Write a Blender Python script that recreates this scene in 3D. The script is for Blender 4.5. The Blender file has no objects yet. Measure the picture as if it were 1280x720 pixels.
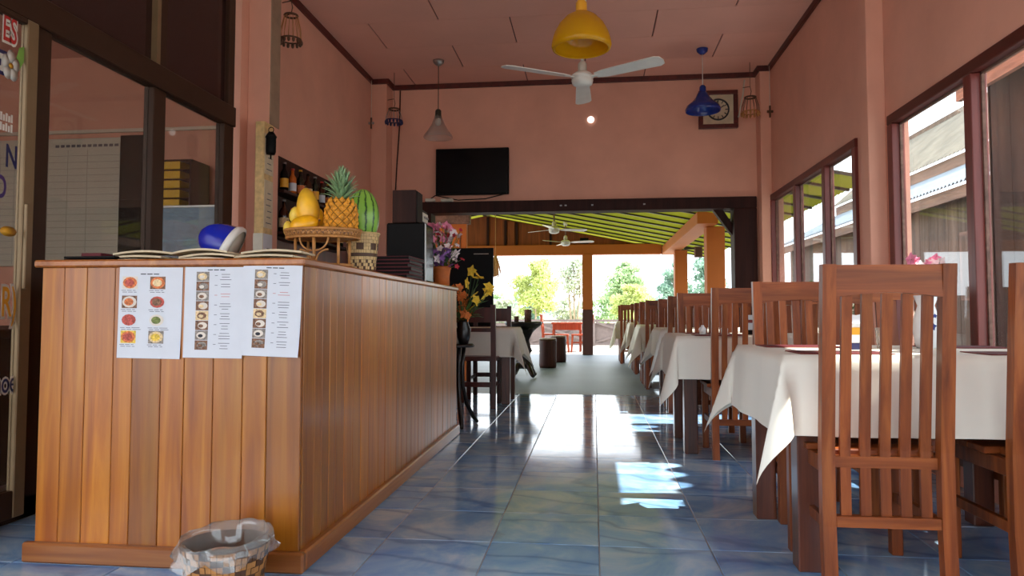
import bpy, math, random
from mathutils import Vector, Matrix, Euler
random.seed(7)
PI = math.pi
scene = bpy.context.scene
COL = scene.collection

# ------------------------------------------------------------------ camera, world, sun, exposure
FPX = 890.0                                    # focal length in pixels of the 1280 wide frame
PITCH = math.radians(2.7); YAW = math.radians(6.54)
cam_d = bpy.data.cameras.new('camera')
cam_d.sensor_fit = 'HORIZONTAL'; cam_d.sensor_width = 36.0
cam_d.lens = FPX / 1280.0 * 36.0
cam_d.shift_y = -(360.0 - (392.0 - FPX * math.tan(PITCH))) / 1280.0
cam_d.clip_start = 0.05; cam_d.clip_end = 500
cam = bpy.data.objects.new('camera', cam_d); COL.objects.link(cam)
cam.location = (0, 0, 0.85)
cam.rotation_euler = Euler((PI / 2 + PITCH, 0, YAW), 'XYZ')
scene.camera = cam

world = bpy.data.worlds.new('sky'); scene.world = world
world.use_nodes = True
bg = world.node_tree.nodes['Background']
bg.inputs[0].default_value = (0.86, 0.93, 1.0, 1)
bg.inputs[1].default_value = 3.9

sun_d = bpy.data.lights.new('sun', 'SUN')
sun_d.energy = 17.0; sun_d.angle = math.radians(0.53); sun_d.color = (1.0, 0.93, 0.82)
sun = bpy.data.objects.new('sun', sun_d); COL.objects.link(sun)
sun.rotation_euler = Vector((-1.0, -0.09, -1.14)).to_track_quat('-Z', 'Y').to_euler()
sun.location = (20, 5, 25)

vs = scene.view_settings
vs.view_transform = 'Standard'; vs.look = 'None'; vs.gamma = 1.0; vs.use_curve_mapping = False
vs.exposure = 0.22

# ------------------------------------------------------------------ materials
def lin(r, g, b):
    f = lambda c: (c / 255 / 12.92) if c / 255 <= 0.04045 else ((c / 255 + 0.055) / 1.055) ** 2.4
    return (f(r), f(g), f(b), 1)

class NT:
    def __init__(s, name):
        s.m = bpy.data.materials.new(name); s.m.use_nodes = True
        s.t = s.m.node_tree; s.b = s.t.nodes['Principled BSDF']; s.o = s.t.nodes['Material Output']
    def n(s, kind, **kw):
        nd = s.t.nodes.new(kind)
        for k, v in kw.items():
            if hasattr(nd, k): setattr(nd, k, v)
        return nd
    def l(s, a, b): s.t.links.new(a, b)
    def ramp(s, fac, stops):
        r = s.n('ShaderNodeValToRGB'); e = r.color_ramp.elements
        e[0].position, e[0].color = stops[0]; e[1].position, e[1].color = stops[-1]
        for p, c in stops[1:-1]:
            x = e.new(p); x.color = c
        s.l(fac, r.inputs[0]); return r.outputs[0]
    def coords(s, scale=(1, 1, 1), rnd=0.0, rot=(0, 0, 0)):
        tc = s.n('ShaderNodeTexCoord'); out = tc.outputs['Object']
        if rnd:
            oi = s.n('ShaderNodeObjectInfo'); mu = s.n('ShaderNodeVectorMath', operation='SCALE')
            cb = s.n('ShaderNodeCombineXYZ')
            for i in range(3): s.l(oi.outputs['Random'], cb.inputs[i])
            s.l(cb.outputs[0], mu.inputs[0]); mu.inputs['Scale'].default_value = rnd
            ad = s.n('ShaderNodeVectorMath', operation='ADD')
            s.l(out, ad.inputs[0]); s.l(mu.outputs[0], ad.inputs[1]); out = ad.outputs[0]
        mp = s.n('ShaderNodeMapping'); s.l(out, mp.inputs[0])
        mp.inputs['Scale'].default_value = scale; mp.inputs['Rotation'].default_value = rot
        return mp.outputs[0]
    def noise(s, vec, scale, detail=4, rough=0.55, dist=0.0):
        n = s.n('ShaderNodeTexNoise'); s.l(vec, n.inputs['Vector'])
        n.inputs['Scale'].default_value = scale; n.inputs['Detail'].default_value = detail
        n.inputs['Roughness'].default_value = rough; n.inputs['Distortion'].default_value = dist
        return n.outputs['Fac']
    def bump(s, h, strength=0.2, dist=0.01):
        b = s.n('ShaderNodeBump'); b.inputs['Strength'].default_value = strength
        b.inputs['Distance'].default_value = dist
        s.l(h, b.inputs['Height']); s.l(b.outputs[0], s.b.inputs['Normal'])
    def randmix(s, col, amount=0.25, lo=0.75, hi=1.15):
        oi = s.n('ShaderNodeObjectInfo')
        mr = s.n('ShaderNodeMapRange'); s.l(oi.outputs['Random'], mr.inputs[0])
        mr.inputs[3].default_value = lo; mr.inputs[4].default_value = hi
        hs = s.n('ShaderNodeHueSaturation'); s.l(col, hs.inputs['Color']); s.l(mr.outputs[0], hs.inputs['Value'])
        return hs.outputs[0]

def plain(name, col, rough=0.5, metal=0.0, var=0.06, scale=12.0, bump=0.0, spec=0.5):
    t = NT(name); v = t.coords()
    n = t.noise(v, scale, 3)
    c2 = tuple(min(1, x * (1 + var * 2)) for x in col[:3]) + (1,); c1 = tuple(x * (1 - var * 2) for x in col[:3]) + (1,)
    t.l(t.ramp(n, [(0.3, c1), (0.7, c2)]), t.b.inputs['Base Color'])
    t.b.inputs['Roughness'].default_value = rough; t.b.inputs['Metallic'].default_value = metal
    t.b.inputs['Specular IOR Level'].default_value = spec
    if bump: t.bump(n, bump, 0.004)
    return t.m

def wood(name, c1, c2, c3, axis='z', rough=0.35, lo=0.75, hi=1.2, across=26.0, along=1.6, coat=0.0, spec=0.5):
    t = NT(name)
    sc = {'x': (along, across, across), 'y': (across, along, across), 'z': (across, across, along)}[axis]
    v = t.coords(sc, rnd=17.0)
    n = t.noise(v, 1.0, 5, 0.6, 0.6)
    v2 = t.coords(tuple(x * 0.28 for x in sc), rnd=31.0)
    n2 = t.noise(v2, 1.0, 2, 0.5, 1.2)
    c = t.ramp(n, [(0.3, c1), (0.5, c2), (0.72, c3)])
    d = t.ramp(n2, [(0.3, (0.72, 0.72, 0.72, 1)), (0.7, (1.15, 1.1, 1.05, 1))])
    mx = t.n('ShaderNodeMix', data_type='RGBA', blend_type='MULTIPLY'); mx.inputs['Factor'].default_value = 1
    t.l(c, mx.inputs[6]); t.l(d, mx.inputs[7])
    t.l(t.randmix(mx.outputs[2], lo=lo, hi=hi), t.b.inputs['Base Color'])
    t.b.inputs['Roughness'].default_value = rough
    t.b.inputs['Specular IOR Level'].default_value = spec
    t.b.inputs['Coat Weight'].default_value = coat; t.b.inputs['Coat Roughness'].default_value = 0.15
    t.bump(n, 0.12, 0.003)
    return t.m

def glass(name, tint=(1, 1, 1, 1), haze=0.0, hazecol=(0.5, 0.5, 0.5, 1), ior=1.45):
    t = NT(name); t.t.nodes.remove(t.b)
    tr = t.n('ShaderNodeBsdfTransparent'); tr.inputs[0].default_value = tint
    gl = t.n('ShaderNodeBsdfGlossy'); gl.inputs['Roughness'].default_value = 0.02
    lw = t.n('ShaderNodeLayerWeight'); lw.inputs['Blend'].default_value = 0.5
    pw = t.n('ShaderNodeMath', operation='POWER'); t.l(lw.outputs['Facing'], pw.inputs[0]); pw.inputs[1].default_value = 5.0
    fr = t.n('ShaderNodeMath', operation='MULTIPLY_ADD'); t.l(pw.outputs[0], fr.inputs[0])
    f0 = ((ior - 1) / (ior + 1)) ** 2; fr.inputs[1].default_value = 1 - f0; fr.inputs[2].default_value = f0
    mx = t.n('ShaderNodeMixShader'); t.l(fr.outputs[0], mx.inputs[0]); t.l(tr.outputs[0], mx.inputs[1]); t.l(gl.outputs[0], mx.inputs[2])
    out = mx.outputs[0]
    if haze:
        df = t.n('ShaderNodeBsdfDiffuse'); df.inputs[0].default_value = hazecol
        m2 = t.n('ShaderNodeMixShader'); m2.inputs[0].default_value = haze
        t.l(out, m2.inputs[1]); t.l(df.outputs[0], m2.inputs[2]); out = m2.outputs[0]
    t.l(out, t.o.inputs[0]); return t.m

def translucent(name, col, mix=0.6, trans=0.0, rough=0.4, spec=0.5):
    t = NT(name); t.b.inputs['Base Color'].default_value = col; t.b.inputs['Roughness'].default_value = rough; t.b.inputs['Specular IOR Level'].default_value = spec
    ts = t.n('ShaderNodeBsdfTranslucent'); ts.inputs[0].default_value = col
    mx = t.n('ShaderNodeMixShader'); mx.inputs[0].default_value = mix
    t.l(t.b.outputs[0], mx.inputs[1]); t.l(ts.outputs[0], mx.inputs[2]); out = mx.outputs[0]
    if trans:
        tr = t.n('ShaderNodeBsdfTransparent'); m2 = t.n('ShaderNodeMixShader'); m2.inputs[0].default_value = trans
        t.l(out, m2.inputs[1]); t.l(tr.outputs[0], m2.inputs[2]); out = m2.outputs[0]
    t.l(out, t.o.inputs[0]); return t.m

def painted_wall(name, col, rough=0.7, stain=0.1):
    t = NT(name); v = t.coords()
    n = t.noise(v, 1.3, 5, 0.6); n2 = t.noise(v, 60, 3)
    c1 = tuple(x * (1 - stain) for x in col[:3]) + (1,); c2 = tuple(min(1, x * (1 + stain)) for x in col[:3]) + (1,)
    t.l(t.ramp(n, [(0.3, c1), (0.7, c2)]), t.b.inputs['Base Color'])
    t.b.inputs['Roughness'].default_value = rough; t.bump(n2, 0.08, 0.002)
    return t.m

def marble_tile(name):
    t = NT(name); v = t.coords((1, 1, 1), rnd=23.0)
    n = t.noise(v, 3.2, 6, 0.62, 0.8)
    base = t.ramp(n, [(0.28, lin(92, 144, 208)), (0.48, lin(136, 176, 214)), (0.68, lin(186, 206, 220))])
    v2 = t.coords((1.2, 2.6, 1.5), rnd=41.0, rot=(0, 0, 0.5))
    w = t.n('ShaderNodeTexWave', wave_type='BANDS', bands_direction='Y'); t.l(v2, w.inputs['Vector'])
    w.inputs['Scale'].default_value = 0.55; w.inputs['Distortion'].default_value = 14.0
    w.inputs['Detail'].default_value = 4.0; w.inputs['Detail Scale'].default_value = 1.1
    vein = t.ramp(w.outputs['Fac'], [(0.0, (0.34, 0.42, 0.58, 1)), (0.06, (0.82, 0.86, 0.92, 1)), (0.3, (1, 1, 1, 1))])
    mx = t.n('ShaderNodeMix', data_type='RGBA', blend_type='MULTIPLY'); mx.inputs['Factor'].default_value = 0.62
    t.l(base, mx.inputs[6]); t.l(vein, mx.inputs[7])
    t.l(t.randmix(mx.outputs[2], lo=0.9, hi=1.08), t.b.inputs['Base Color'])
    n3 = t.noise(v, 5.0, 4)
    rr = t.n('ShaderNodeMapRange'); t.l(n3, rr.inputs[0]); rr.inputs[3].default_value = 0.06; rr.inputs[4].default_value = 0.14
    t.l(rr.outputs[0], t.b.inputs['Roughness'])
    t.b.inputs['IOR'].default_value = 1.55
    n4 = t.noise(v, 7.0, 2); t.bump(n4, 0.03, 0.004)
    return t.m

def weave(name, c1, c2, sx=60, sz=60):
    t = NT(name); v = t.coords((sx, sx, sz))
    ck = t.n('ShaderNodeTexChecker'); t.l(v, ck.inputs[0]); ck.inputs['Scale'].default_value = 1
    ck.inputs[1].default_value = c1; ck.inputs[2].default_value = c2
    t.l(ck.outputs[0], t.b.inputs['Base Color']); t.b.inputs['Roughness'].default_value = 0.6
    t.bump(ck.outputs[1], 0.4, 0.004); return t.m

M = {}
M['pink'] = painted_wall('pink_wall_paint', lin(220, 162, 139))
M['pink_ceiling'] = painted_wall('pink_ceiling_paint', lin(226, 168, 148), stain=0.05)
M['maroon'] = wood('maroon_wood', lin(70, 18, 12), lin(84, 24, 16), lin(98, 32, 22), 'y', 0.45, 0.9, 1.1)
M['maroon_z'] = wood('maroon_wood_upright', lin(96, 38, 34), lin(112, 48, 42), lin(126, 56, 48), 'z', 0.4, 0.9, 1.1)
M['dark_wood'] = wood('dark_door_wood', lin(40, 18, 15), lin(50, 23, 19), lin(60, 30, 24), 'z', 0.6, 0.9, 1.1, spec=0.2)
M['tile'] = marble_tile('blue_marble_tile')
M['grout'] = plain('tile_grout', lin(165, 165, 160), 0.85)
M['concrete'] = painted_wall('patio_concrete', lin(112, 126, 140), 0.5, 0.12)
M['yard'] = painted_wall('yard_concrete', lin(150, 150, 146), 0.9, 0.08)
M['soil'] = painted_wall('yard_soil', lin(170, 160, 130), 0.95, 0.2)
M['teak_z'] = wood('counter_teak_upright', lin(140, 72, 6), lin(166, 95, 10), lin(188, 121, 28), 'z', 0.36, 0.72, 1.25, 22, 1.2, 0.25)
M['teak_x'] = wood('counter_teak_level', lin(128, 68, 22), lin(156, 90, 36), lin(178, 114, 54), 'x', 0.35, 0.9, 1.1, 22, 1.2, 0.2)
M['teak_y'] = wood('counter_teak_long', lin(128, 68, 22), lin(156, 90, 36), lin(178, 114, 54), 'y', 0.35, 0.9, 1.1, 22, 1.2, 0.2)
M['chair_z'] = wood('chair_wood_upright', lin(102, 46, 18), lin(132, 66, 28), lin(160, 90, 42), 'z', 0.42, 0.8, 1.15, 30, 2.0, 0.06, 0.35)
M['chair_x'] = wood('chair_wood_level', lin(102, 46, 18), lin(132, 66, 28), lin(160, 90, 42), 'x', 0.42, 0.85, 1.1, 30, 2.0, 0.06, 0.35)
M['table_wood'] = wood('table_wood', lin(64, 28, 16), lin(88, 42, 24), lin(108, 56, 32), 'z', 0.35, 0.85, 1.1, 30, 2.0, 0.2)
M['lchair'] = wood('dark_red_chair_wood', lin(56, 20, 14), lin(76, 28, 20), lin(92, 38, 28), 'z', 0.35, 0.9, 1.1)
M['cloth'] = plain('white_tablecloth', lin(232, 226, 212), 0.85, 0, 0.02, 3.0)
M['mat'] = plain('dark_red_placemat', lin(120, 40, 34), 0.55, 0, 0.1, 30)
M['glass'] = glass('window_glass', (0.93, 0.95, 0.95, 1), 0.03, (0.5, 0.48, 0.45, 1))
M['door_glass'] = glass('partition_glass', (0.80, 0.78, 0.75, 1), 0.05, (0.30, 0.26, 0.22, 1))
M['dark_glass'] = plain('dark_tinted_panel', lin(50, 30, 28), 0.12, 0, 0.02)
M['alu'] = plain('bronze_aluminium', lin(58, 38, 26), 0.5, 0.0, 0.03, spec=0.25)
M['alu_light'] = plain('tan_aluminium', lin(134, 112, 82), 0.4, 0.3, 0.03)
M['black'] = plain('black_plastic', lin(13, 11, 11), 0.5, 0, 0.02, spec=0.12)
M['screen'] = plain('black_screen', lin(8, 7, 8), 0.22, 0, 0.01, spec=0.15)
M['white'] = plain('white_enamel', lin(228, 226, 218), 0.35, 0, 0.02)
M['offwhite'] = plain('old_white_plastic', lin(206, 200, 184), 0.45, 0, 0.04)
M['paper'] = plain('white_paper', lin(204, 206, 212), 0.8, 0, 0.015)
M['tanpaper'] = plain('beige_menu_paper', lin(204, 188, 158), 0.75, 0, 0.06)
M['grey'] = plain('grey_metal', lin(150, 150, 148), 0.35, 0.7, 0.03)
M['orange'] = painted_wall('orange_paint', lin(180, 96, 26), 0.65, 0.06)
M['orange_board'] = wood('orange_gable_board', lin(112, 54, 14), lin(132, 66, 18), lin(150, 78, 26), 'z', 0.7, 0.9, 1.1)
M['umber'] = painted_wall('dark_brown_paint', lin(78, 42, 34), 0.6, 0.08)
M['green_sheet'] = translucent('yellow_green_roof_sheet', (0.32, 0.34, 0.022, 1), 0.04, 0.0, 0.8, 0.08)
M['steel'] = plain('dark_steel', lin(52, 48, 34), 0.5, 0.3, 0.05)
M['shade_yellow'] = translucent('yellow_glass_shade', (0.75, 0.42, 0.01, 1), 0.45, 0.0, 0.12)
M['shade_clear'] = glass('frosted_clear_shade', (0.88, 0.86, 0.84, 1), 0.10, (0.7, 0.68, 0.66, 1))
M['shade_blue'] = plain('blue_enamel_shade', lin(28, 50, 128), 0.18, 0, 0.04)
M['blue'] = plain('royal_blue_plastic', lin(24, 40, 168), 0.25, 0, 0.04)
M['rattan'] = plain('rattan_cane', lin(176, 120, 62), 0.5, 0, 0.12, 40)
M['rattan_weave'] = weave('rattan_weave', lin(190, 136, 76), lin(110, 68, 34), 90, 90)
M['basket_light'] = plain('pale_bamboo_strip', lin(206, 172, 116), 0.55, 0, 0.1, 30)
M['basket_dark'] = plain('dark_bamboo_strip', lin(84, 54, 32), 0.55, 0, 0.1, 30)
M['mango'] = plain('ripe_mango_skin', lin(236, 168, 20), 0.35, 0, 0.12, 14)
M['papaya'] = plain('papaya_skin', lin(228, 172, 40), 0.4, 0, 0.15, 10)
M['banana'] = plain('small_mango_skin', lin(226, 192, 70), 0.4, 0, 0.1, 20)
M['pine_eye'] = plain('pineapple_eye', lin(210, 140, 40), 0.5, 0, 0.2, 60)
M['pine_body'] = plain('pineapple_groove', lin(120, 82, 30), 0.7, 0, 0.1)
M['pine_leaf'] = plain('pineapple_leaf', lin(120, 150, 104), 0.45, 0, 0.15, 20)
M['red_book'] = plain('dark_maroon_cover', lin(92, 36, 42), 0.6, 0, 0.08, spec=0.2)
M['terracotta'] = plain('terracotta_pot', lin(196, 104, 44), 0.6, 0, 0.08)
M['petal_pink'] = plain('pink_petal', lin(222, 130, 160), 0.6, 0, 0.12, 30)
M['petal_white'] = plain('white_petal', lin(230, 214, 214), 0.6, 0, 0.05)
M['petal_purple'] = plain('purple_petal', lin(140, 92, 160), 0.6, 0, 0.12, 30)
M['petal_red'] = plain('crimson_petal', lin(170, 30, 50), 0.6, 0, 0.12, 30)
M['petal_yellow'] = plain('yellow_petal', lin(240, 200, 60), 0.6, 0, 0.1, 30)
M['petal_orange'] = plain('orange_petal', lin(216, 120, 50), 0.6, 0, 0.12, 30)
M['leaf'] = plain('green_leaf', lin(62, 96, 44), 0.5, 0, 0.15, 20)
M['red_paint'] = wood('red_painted_wood', lin(150, 58, 32), lin(168, 72, 42), lin(184, 90, 58), 'z', 0.4, 0.9, 1.1)
M['ebony'] = plain('black_carved_wood', lin(26, 18, 16), 0.3, 0, 0.15, 30)
M['log'] = wood('dark_log_bark', lin(44, 22, 18), lin(62, 32, 26), lin(78, 44, 34), 'z', 0.5, 0.9, 1.1, spec=0.25)
M['logtop'] = plain('stool_top', lin(150, 136, 118), 0.5, 0, 0.08)
M['straw'] = plain('dry_straw', lin(200, 150, 96), 0.9, 0, 0.15, 40)
M['bag'] = glass('clear_plastic_liner', (0.86, 0.86, 0.84, 1), 0.15, (0.75, 0.75, 0.72, 1), 1.8)
M['zinc'] = plain('weathered_zinc_roof', lin(140, 150, 160), 0.5, 0.2, 0.08, 4)
M['rust_zinc'] = plain('old_yellowed_roof', lin(128, 120, 106), 0.6, 0.1, 0.12, 3)
M['plank_grey'] = wood('weathered_plank', lin(70, 54, 46), lin(98, 80, 70), lin(122, 104, 92), 'z', 0.8, 0.8, 1.15, 20, 1.0)
M['shed_plank'] = wood('dark_shed_plank', lin(40, 34, 34), lin(54, 46, 44), lin(66, 56, 52), 'z', 0.8, 0.85, 1.1, spec=0.2)
M['plank_brown'] = wood('brown_fascia', lin(96, 70, 60), lin(120, 90, 78), lin(140, 108, 94), 'y', 0.7, 0.9, 1.1)
M['fence'] = plain('mauve_fence_paint', lin(122, 108, 104), 0.7, 0, 0.06)
M['whiteboard'] = plain('whiteboard', lin(196, 194, 178), 0.35, 0, 0.03, 2)
M['yellow_box'] = plain('yellow_box', lin(220, 180, 30), 0.5, 0, 0.05)
M['ink'] = plain('grey_ink', lin(96, 96, 104), 0.8)
M['ink_dark'] = plain('dark_ink', lin(40, 40, 46), 0.8)
M['ink_line'] = plain('board_grid_line', lin(150, 148, 138), 0.8)
M['ink_red'] = plain('red_ink', lin(190, 120, 116), 0.8)
M['s_red'] = plain('sticker_red', lin(176, 40, 36), 0.5)
M['s_white'] = plain('sticker_white', lin(206, 200, 188), 0.5)
M['s_navy'] = plain('sticker_navy', lin(26, 28, 78), 0.5)
M['s_purple'] = plain('sticker_purple', lin(60, 34, 92), 0.5)
M['s_blue'] = plain('sticker_blue', lin(36, 56, 130), 0.5)
M['s_orange'] = plain('sticker_orange', lin(222, 160, 40), 0.5)
M['s_green'] = plain('sticker_green', lin(120, 160, 70), 0.5)
M['f_orange'] = plain('print_curry', lin(200, 110, 60), 0.7, 0, 0.25, 160)
M['f_red'] = plain('print_meat', lin(176, 76, 64), 0.7, 0, 0.25, 160)
M['f_brown'] = plain('print_brown', lin(120, 84, 62), 0.7, 0, 0.3, 160)
M['f_green'] = plain('print_salad', lin(110, 120, 60), 0.7, 0, 0.3, 160)
M['f_cream'] = plain('print_cream', lin(214, 186, 140), 0.7, 0, 0.15, 160)
M['f_plate'] = plain('print_plate', lin(212, 200, 186), 0.7, 0, 0.05)
M['f_grey'] = plain('print_grey', lin(132, 122, 114), 0.7, 0, 0.25, 160)
M['f_yellow'] = plain('print_yellow', lin(220, 184, 70), 0.7, 0, 0.2, 160)
def glowmat():
    t = NT('glowing_white_dot'); t.b.inputs['Emission Color'].default_value = (1, .97, .9, 1); t.b.inputs['Emission Strength'].default_value = 1.6
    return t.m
M['lens'] = glowmat()
M['porcelain'] = plain('white_porcelain', lin(226, 228, 230), 0.15, 0, 0.02)
M['bottle_g'] = plain('dark_green_bottle', lin(26, 34, 20), 0.1, 0, 0.05)
M['bottle_b'] = plain('brown_bottle', lin(64, 30, 14), 0.1, 0, 0.05)
M['bottle_o'] = plain('orange_liquor_bottle', lin(190, 96, 34), 0.15, 0, 0.1, 30)
M['bark'] = plain('tree_bark', lin(150, 138, 124), 0.9, 0, 0.15, 3)
def leafmat(name, c):  # haze and glare put into the pale leaf colours
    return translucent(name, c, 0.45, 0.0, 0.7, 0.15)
M['tree_lime'] = leafmat('hazed_lime_foliage', lin(182, 194, 128))
M['tree_sage'] = leafmat('hazed_sage_foliage', lin(180, 190, 170))
M['tree_green'] = leafmat('hazed_green_foliage', lin(156, 182, 138))
M['tree_deep'] = leafmat('hazed_deep_green_foliage', lin(132, 162, 146))

# melon: stripes run along the melon's own long axis
def melon_mat():
    t = NT('watermelon_rind'); tc = t.n('ShaderNodeTexCoord'); sp = t.n('ShaderNodeSeparateXYZ'); t.l(tc.outputs['Object'], sp.inputs[0])
    at = t.n('ShaderNodeMath', operation='ARCTAN2'); t.l(sp.outputs[1], at.inputs[0]); t.l(sp.outputs[0], at.inputs[1])
    n = t.noise(tc.outputs['Object'], 40, 4)
    mu = t.n('ShaderNodeMath', operation='MULTIPLY_ADD'); t.l(at.outputs[0], mu.inputs[0]); mu.inputs[1].default_value = 12.0
    m3 = t.n('ShaderNodeMath', operation='MULTIPLY'); t.l(n, m3.inputs[0]); m3.inputs[1].default_value = 3.2
    t.l(m3.outputs[0], mu.inputs[2])
    si = t.n('ShaderNodeMath', operation='SINE'); t.l(mu.outputs[0], si.inputs[0])
    t.l(t.ramp(si.outputs[0], [(0.0, lin(132, 178, 70)), (0.72, lin(112, 160, 56)), (0.9, lin(24, 60, 26))]), t.b.inputs['Base Color'])
    t.b.inputs['Roughness'].default_value = 0.3; return t.m
M['melon'] = melon_mat()

# ------------------------------------------------------------------ mesh builder
class MB:
    def __init__(s): s.v = []; s.f = []; s.mi = []; s.sm = []; s.mats = []
    def mat(s, m):
        m = M[m] if isinstance(m, str) else m
        if m not in s.mats: s.mats.append(m)
        return s.mats.index(m)
    def add(s, vs_, fs_, m, smooth=False):
        o = len(s.v); i = s.mat(m)
        s.v += [tuple(p) for p in vs_]
        for f in fs_:
            s.f.append(tuple(o + k for k in f)); s.mi.append(i); s.sm.append(smooth)
        return s
    def box(s, c, d, m, bev=0.0, rot=None):
        hx, hy, hz = d[0] / 2, d[1] / 2, d[2] / 2
        b = min(bev, hx * .45, hy * .45, hz * .45)
        R = rot if rot is not None else None
        def T(p):
            p = Vector(p)
            if R is not None: p = R @ p
            return (p.x + c[0], p.y + c[1], p.z + c[2])
        if b <= 0:
            vs_ = [T((x * hx, y * hy, z * hz)) for x in (-1, 1) for y in (-1, 1) for z in (-1, 1)]
            fs_ = [(0, 1, 3, 2), (4, 6, 7, 5), (0, 4, 5, 1), (2, 3, 7, 6), (0, 2, 6, 4), (1, 5, 7, 3)]
            return s.add(vs_, fs_, m)
        vs_ = []; idx = {}
        for x in (-1, 1):
            for y in (-1, 1):
                for z in (-1, 1):
                    for a in range(3):
                        p = [x * (hx - b), y * (hy - b), z * (hz - b)]
                        p[a] = (x, y, z)[a] * (hx, hy, hz)[a]
                        idx[(x, y, z, a)] = len(vs_); vs_.append(p)
        fs_ = []
        def order(ids, nrm):
            pts = [Vector(vs_[i]) for i in ids]; ce = sum(pts, Vector()) / len(pts)
            n = Vector(nrm).normalized(); u = (pts[0] - ce).normalized(); w = n.cross(u)
            return tuple(i for _, i in sorted((math.atan2((Vector(vs_[i]) - ce).dot(w), (Vector(vs_[i]) - ce).dot(u)), i) for i in ids))
        for a in range(3):
            for sg in (-1, 1):
                o1, o2 = [k for k in range(3) if k != a]; ids = []
                for p in (-1, 1):
                    for q in (-1, 1):
                        k = [0, 0, 0]; k[a] = sg; k[o1] = p; k[o2] = q; ids.append(idx[(*k, a)])
                n = [0, 0, 0]; n[a] = sg; fs_.append(order(ids, n))
        for a in range(3):
            o1, o2 = [k for k in range(3) if k != a]
            for p in (-1, 1):
                for q in (-1, 1):
                    ids = []
                    for sg in (-1, 1):
                        k = [0, 0, 0]; k[a] = sg; k[o1] = p; k[o2] = q
                        ids += [idx[(*k, o1)], idx[(*k, o2)]]
                    n = [0, 0, 0]; n[o1] = p; n[o2] = q; fs_.append(order(ids, n))
        for x in (-1, 1):
            for y in (-1, 1):
                for z in (-1, 1):
                    fs_.append(order([idx[(x, y, z, a)] for a in range(3)], (x, y, z)))
        return s.add([T(p) for p in vs_], fs_, m)
    def bb(s, x0, x1, y0, y1, z0, z1, m, bev=0.0):
        return s.box(((x0 + x1) / 2, (y0 + y1) / 2, (z0 + z1) / 2), (abs(x1 - x0), abs(y1 - y0), abs(z1 - z0)), m, bev)
    def sections(s, secs, m, smooth=False, cap=True):
        """loft through equal-length rings of points"""
        n = len(secs[0]); vs_ = [p for r in secs for p in r]; fs_ = []
        for i in range(len(secs) - 1):
            for k in range(n):
                a = i * n + k; b = i * n + (k + 1) % n
                fs_.append((a, b, b + n, a + n))
        s.add(vs_, fs_, m, smooth)
        if cap:
            o = len(s.v) - len(vs_)
            i = s.mat(m)
            s.f.append(tuple(o + k for k in reversed(range(n)))); s.mi.append(i); s.sm.append(False)
            s.f.append(tuple(o + (len(secs) - 1) * n + k for k in range(n))); s.mi.append(i); s.sm.append(False)
        return s
    def post(s, pts, w, d, m):
        """upright rectangular bar through (x,y,z) points; w along x, d along y"""
        return s.sections([[(x - w / 2, y - d / 2, z), (x + w / 2, y - d / 2, z), (x + w / 2, y + d / 2, z), (x - w / 2, y + d / 2, z)] for x, y, z in pts], m)
    def tube(s, pts, r, m, n=8, closed=False, cap=True):
        P = [Vector(p) for p in pts]; rs = r if isinstance(r, (list, tuple)) else [r] * len(P)
        secs = []; ref = None
        for i, p in enumerate(P):
            if closed: d = (P[(i + 1) % len(P)] - P[i - 1])
            else: d = P[min(i + 1, len(P) - 1)] - P[max(i - 1, 0)]
            d = d.normalized() if d.length > 1e-9 else Vector((0, 0, 1))
            if ref is None: ref = Vector((1, 0, 0)) if abs(d.x) < 0.9 else Vector((0, 1, 0))
            u = (ref - d * ref.dot(d)).normalized(); w = d.cross(u); ref = u
            secs.append([tuple(p + (u * math.cos(2 * PI * k / n) + w * math.sin(2 * PI * k / n)) * rs[i]) for k in range(n)])
        if closed: secs.append(secs[0])
        return s.sections(secs, m, True, cap and not closed)
    def lathe(s, prof, m, n=24, c=(0, 0, 0), rot=None, sx=1.0, sy=1.0):
        """profile of (radius, z) turned about z"""
        vs_ = []; fs_ = []; rings = []
        for r, z in prof:
            if r < 1e-6:
                rings.append([len(vs_)]); vs_.append((0, 0, z))
            else:
                rings.append(list(range(len(vs_), len(vs_) + n)))
                vs_ += [(r * sx * math.cos(2 * PI * k / n), r * sy * math.sin(2 * PI * k / n), z) for k in range(n)]
        for a, b in zip(rings, rings[1:]):
            for k in range(n):
                k2 = (k + 1) % n
                if len(a) == 1 and len(b) > 1: fs_.append((a[0], b[k2], b[k]))
                elif len(b) == 1 and len(a) > 1: fs_.append((a[k], a[k2], b[0]))
                elif len(a) > 1: fs_.append((a[k], a[k2], b[k2], b[k]))
        out = []
        for p in vs_:
            q = Vector(p)
            if rot is not None: q = rot @ q
            out.append((q.x + c[0], q.y + c[1], q.z + c[2]))
        return s.add(out, fs_, m, True)
    def ell(s, c, r, m, n=16, k=10, rot=None):
        prof = [(math.sin(PI * i / k), -math.cos(PI * i / k)) for i in range(k + 1)]
        prof[0] = (0, -1); prof[-1] = (0, 1)
        R = (rot if rot is not None else Matrix.Identity(3)) @ Matrix.Diagonal(Vector(r))
        return s.lathe(prof, m, n, c, R)
    def prism(s, outline, axis, a0, a1, m):
        """outline of 2d points extruded along axis ('x','y','z') from a0 to a1"""
        def P(u, w, a): return {'x': (a, u, w), 'y': (u, a, w), 'z': (u, w, a)}[axis]
        n = len(outline); vs_ = [P(u, w, a0) for u, w in outline] + [P(u, w, a1) for u, w in outline]
        fs_ = [tuple(reversed(range(n))), tuple(range(n, 2 * n))] + [(k, (k + 1) % n, n + (k + 1) % n, n + k) for k in range(n)]
        return s.add(vs_, fs_, m)
    def quad(s, a, b, c, d, m): return s.add([a, b, c, d], [(0, 1, 2, 3)], m)
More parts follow.
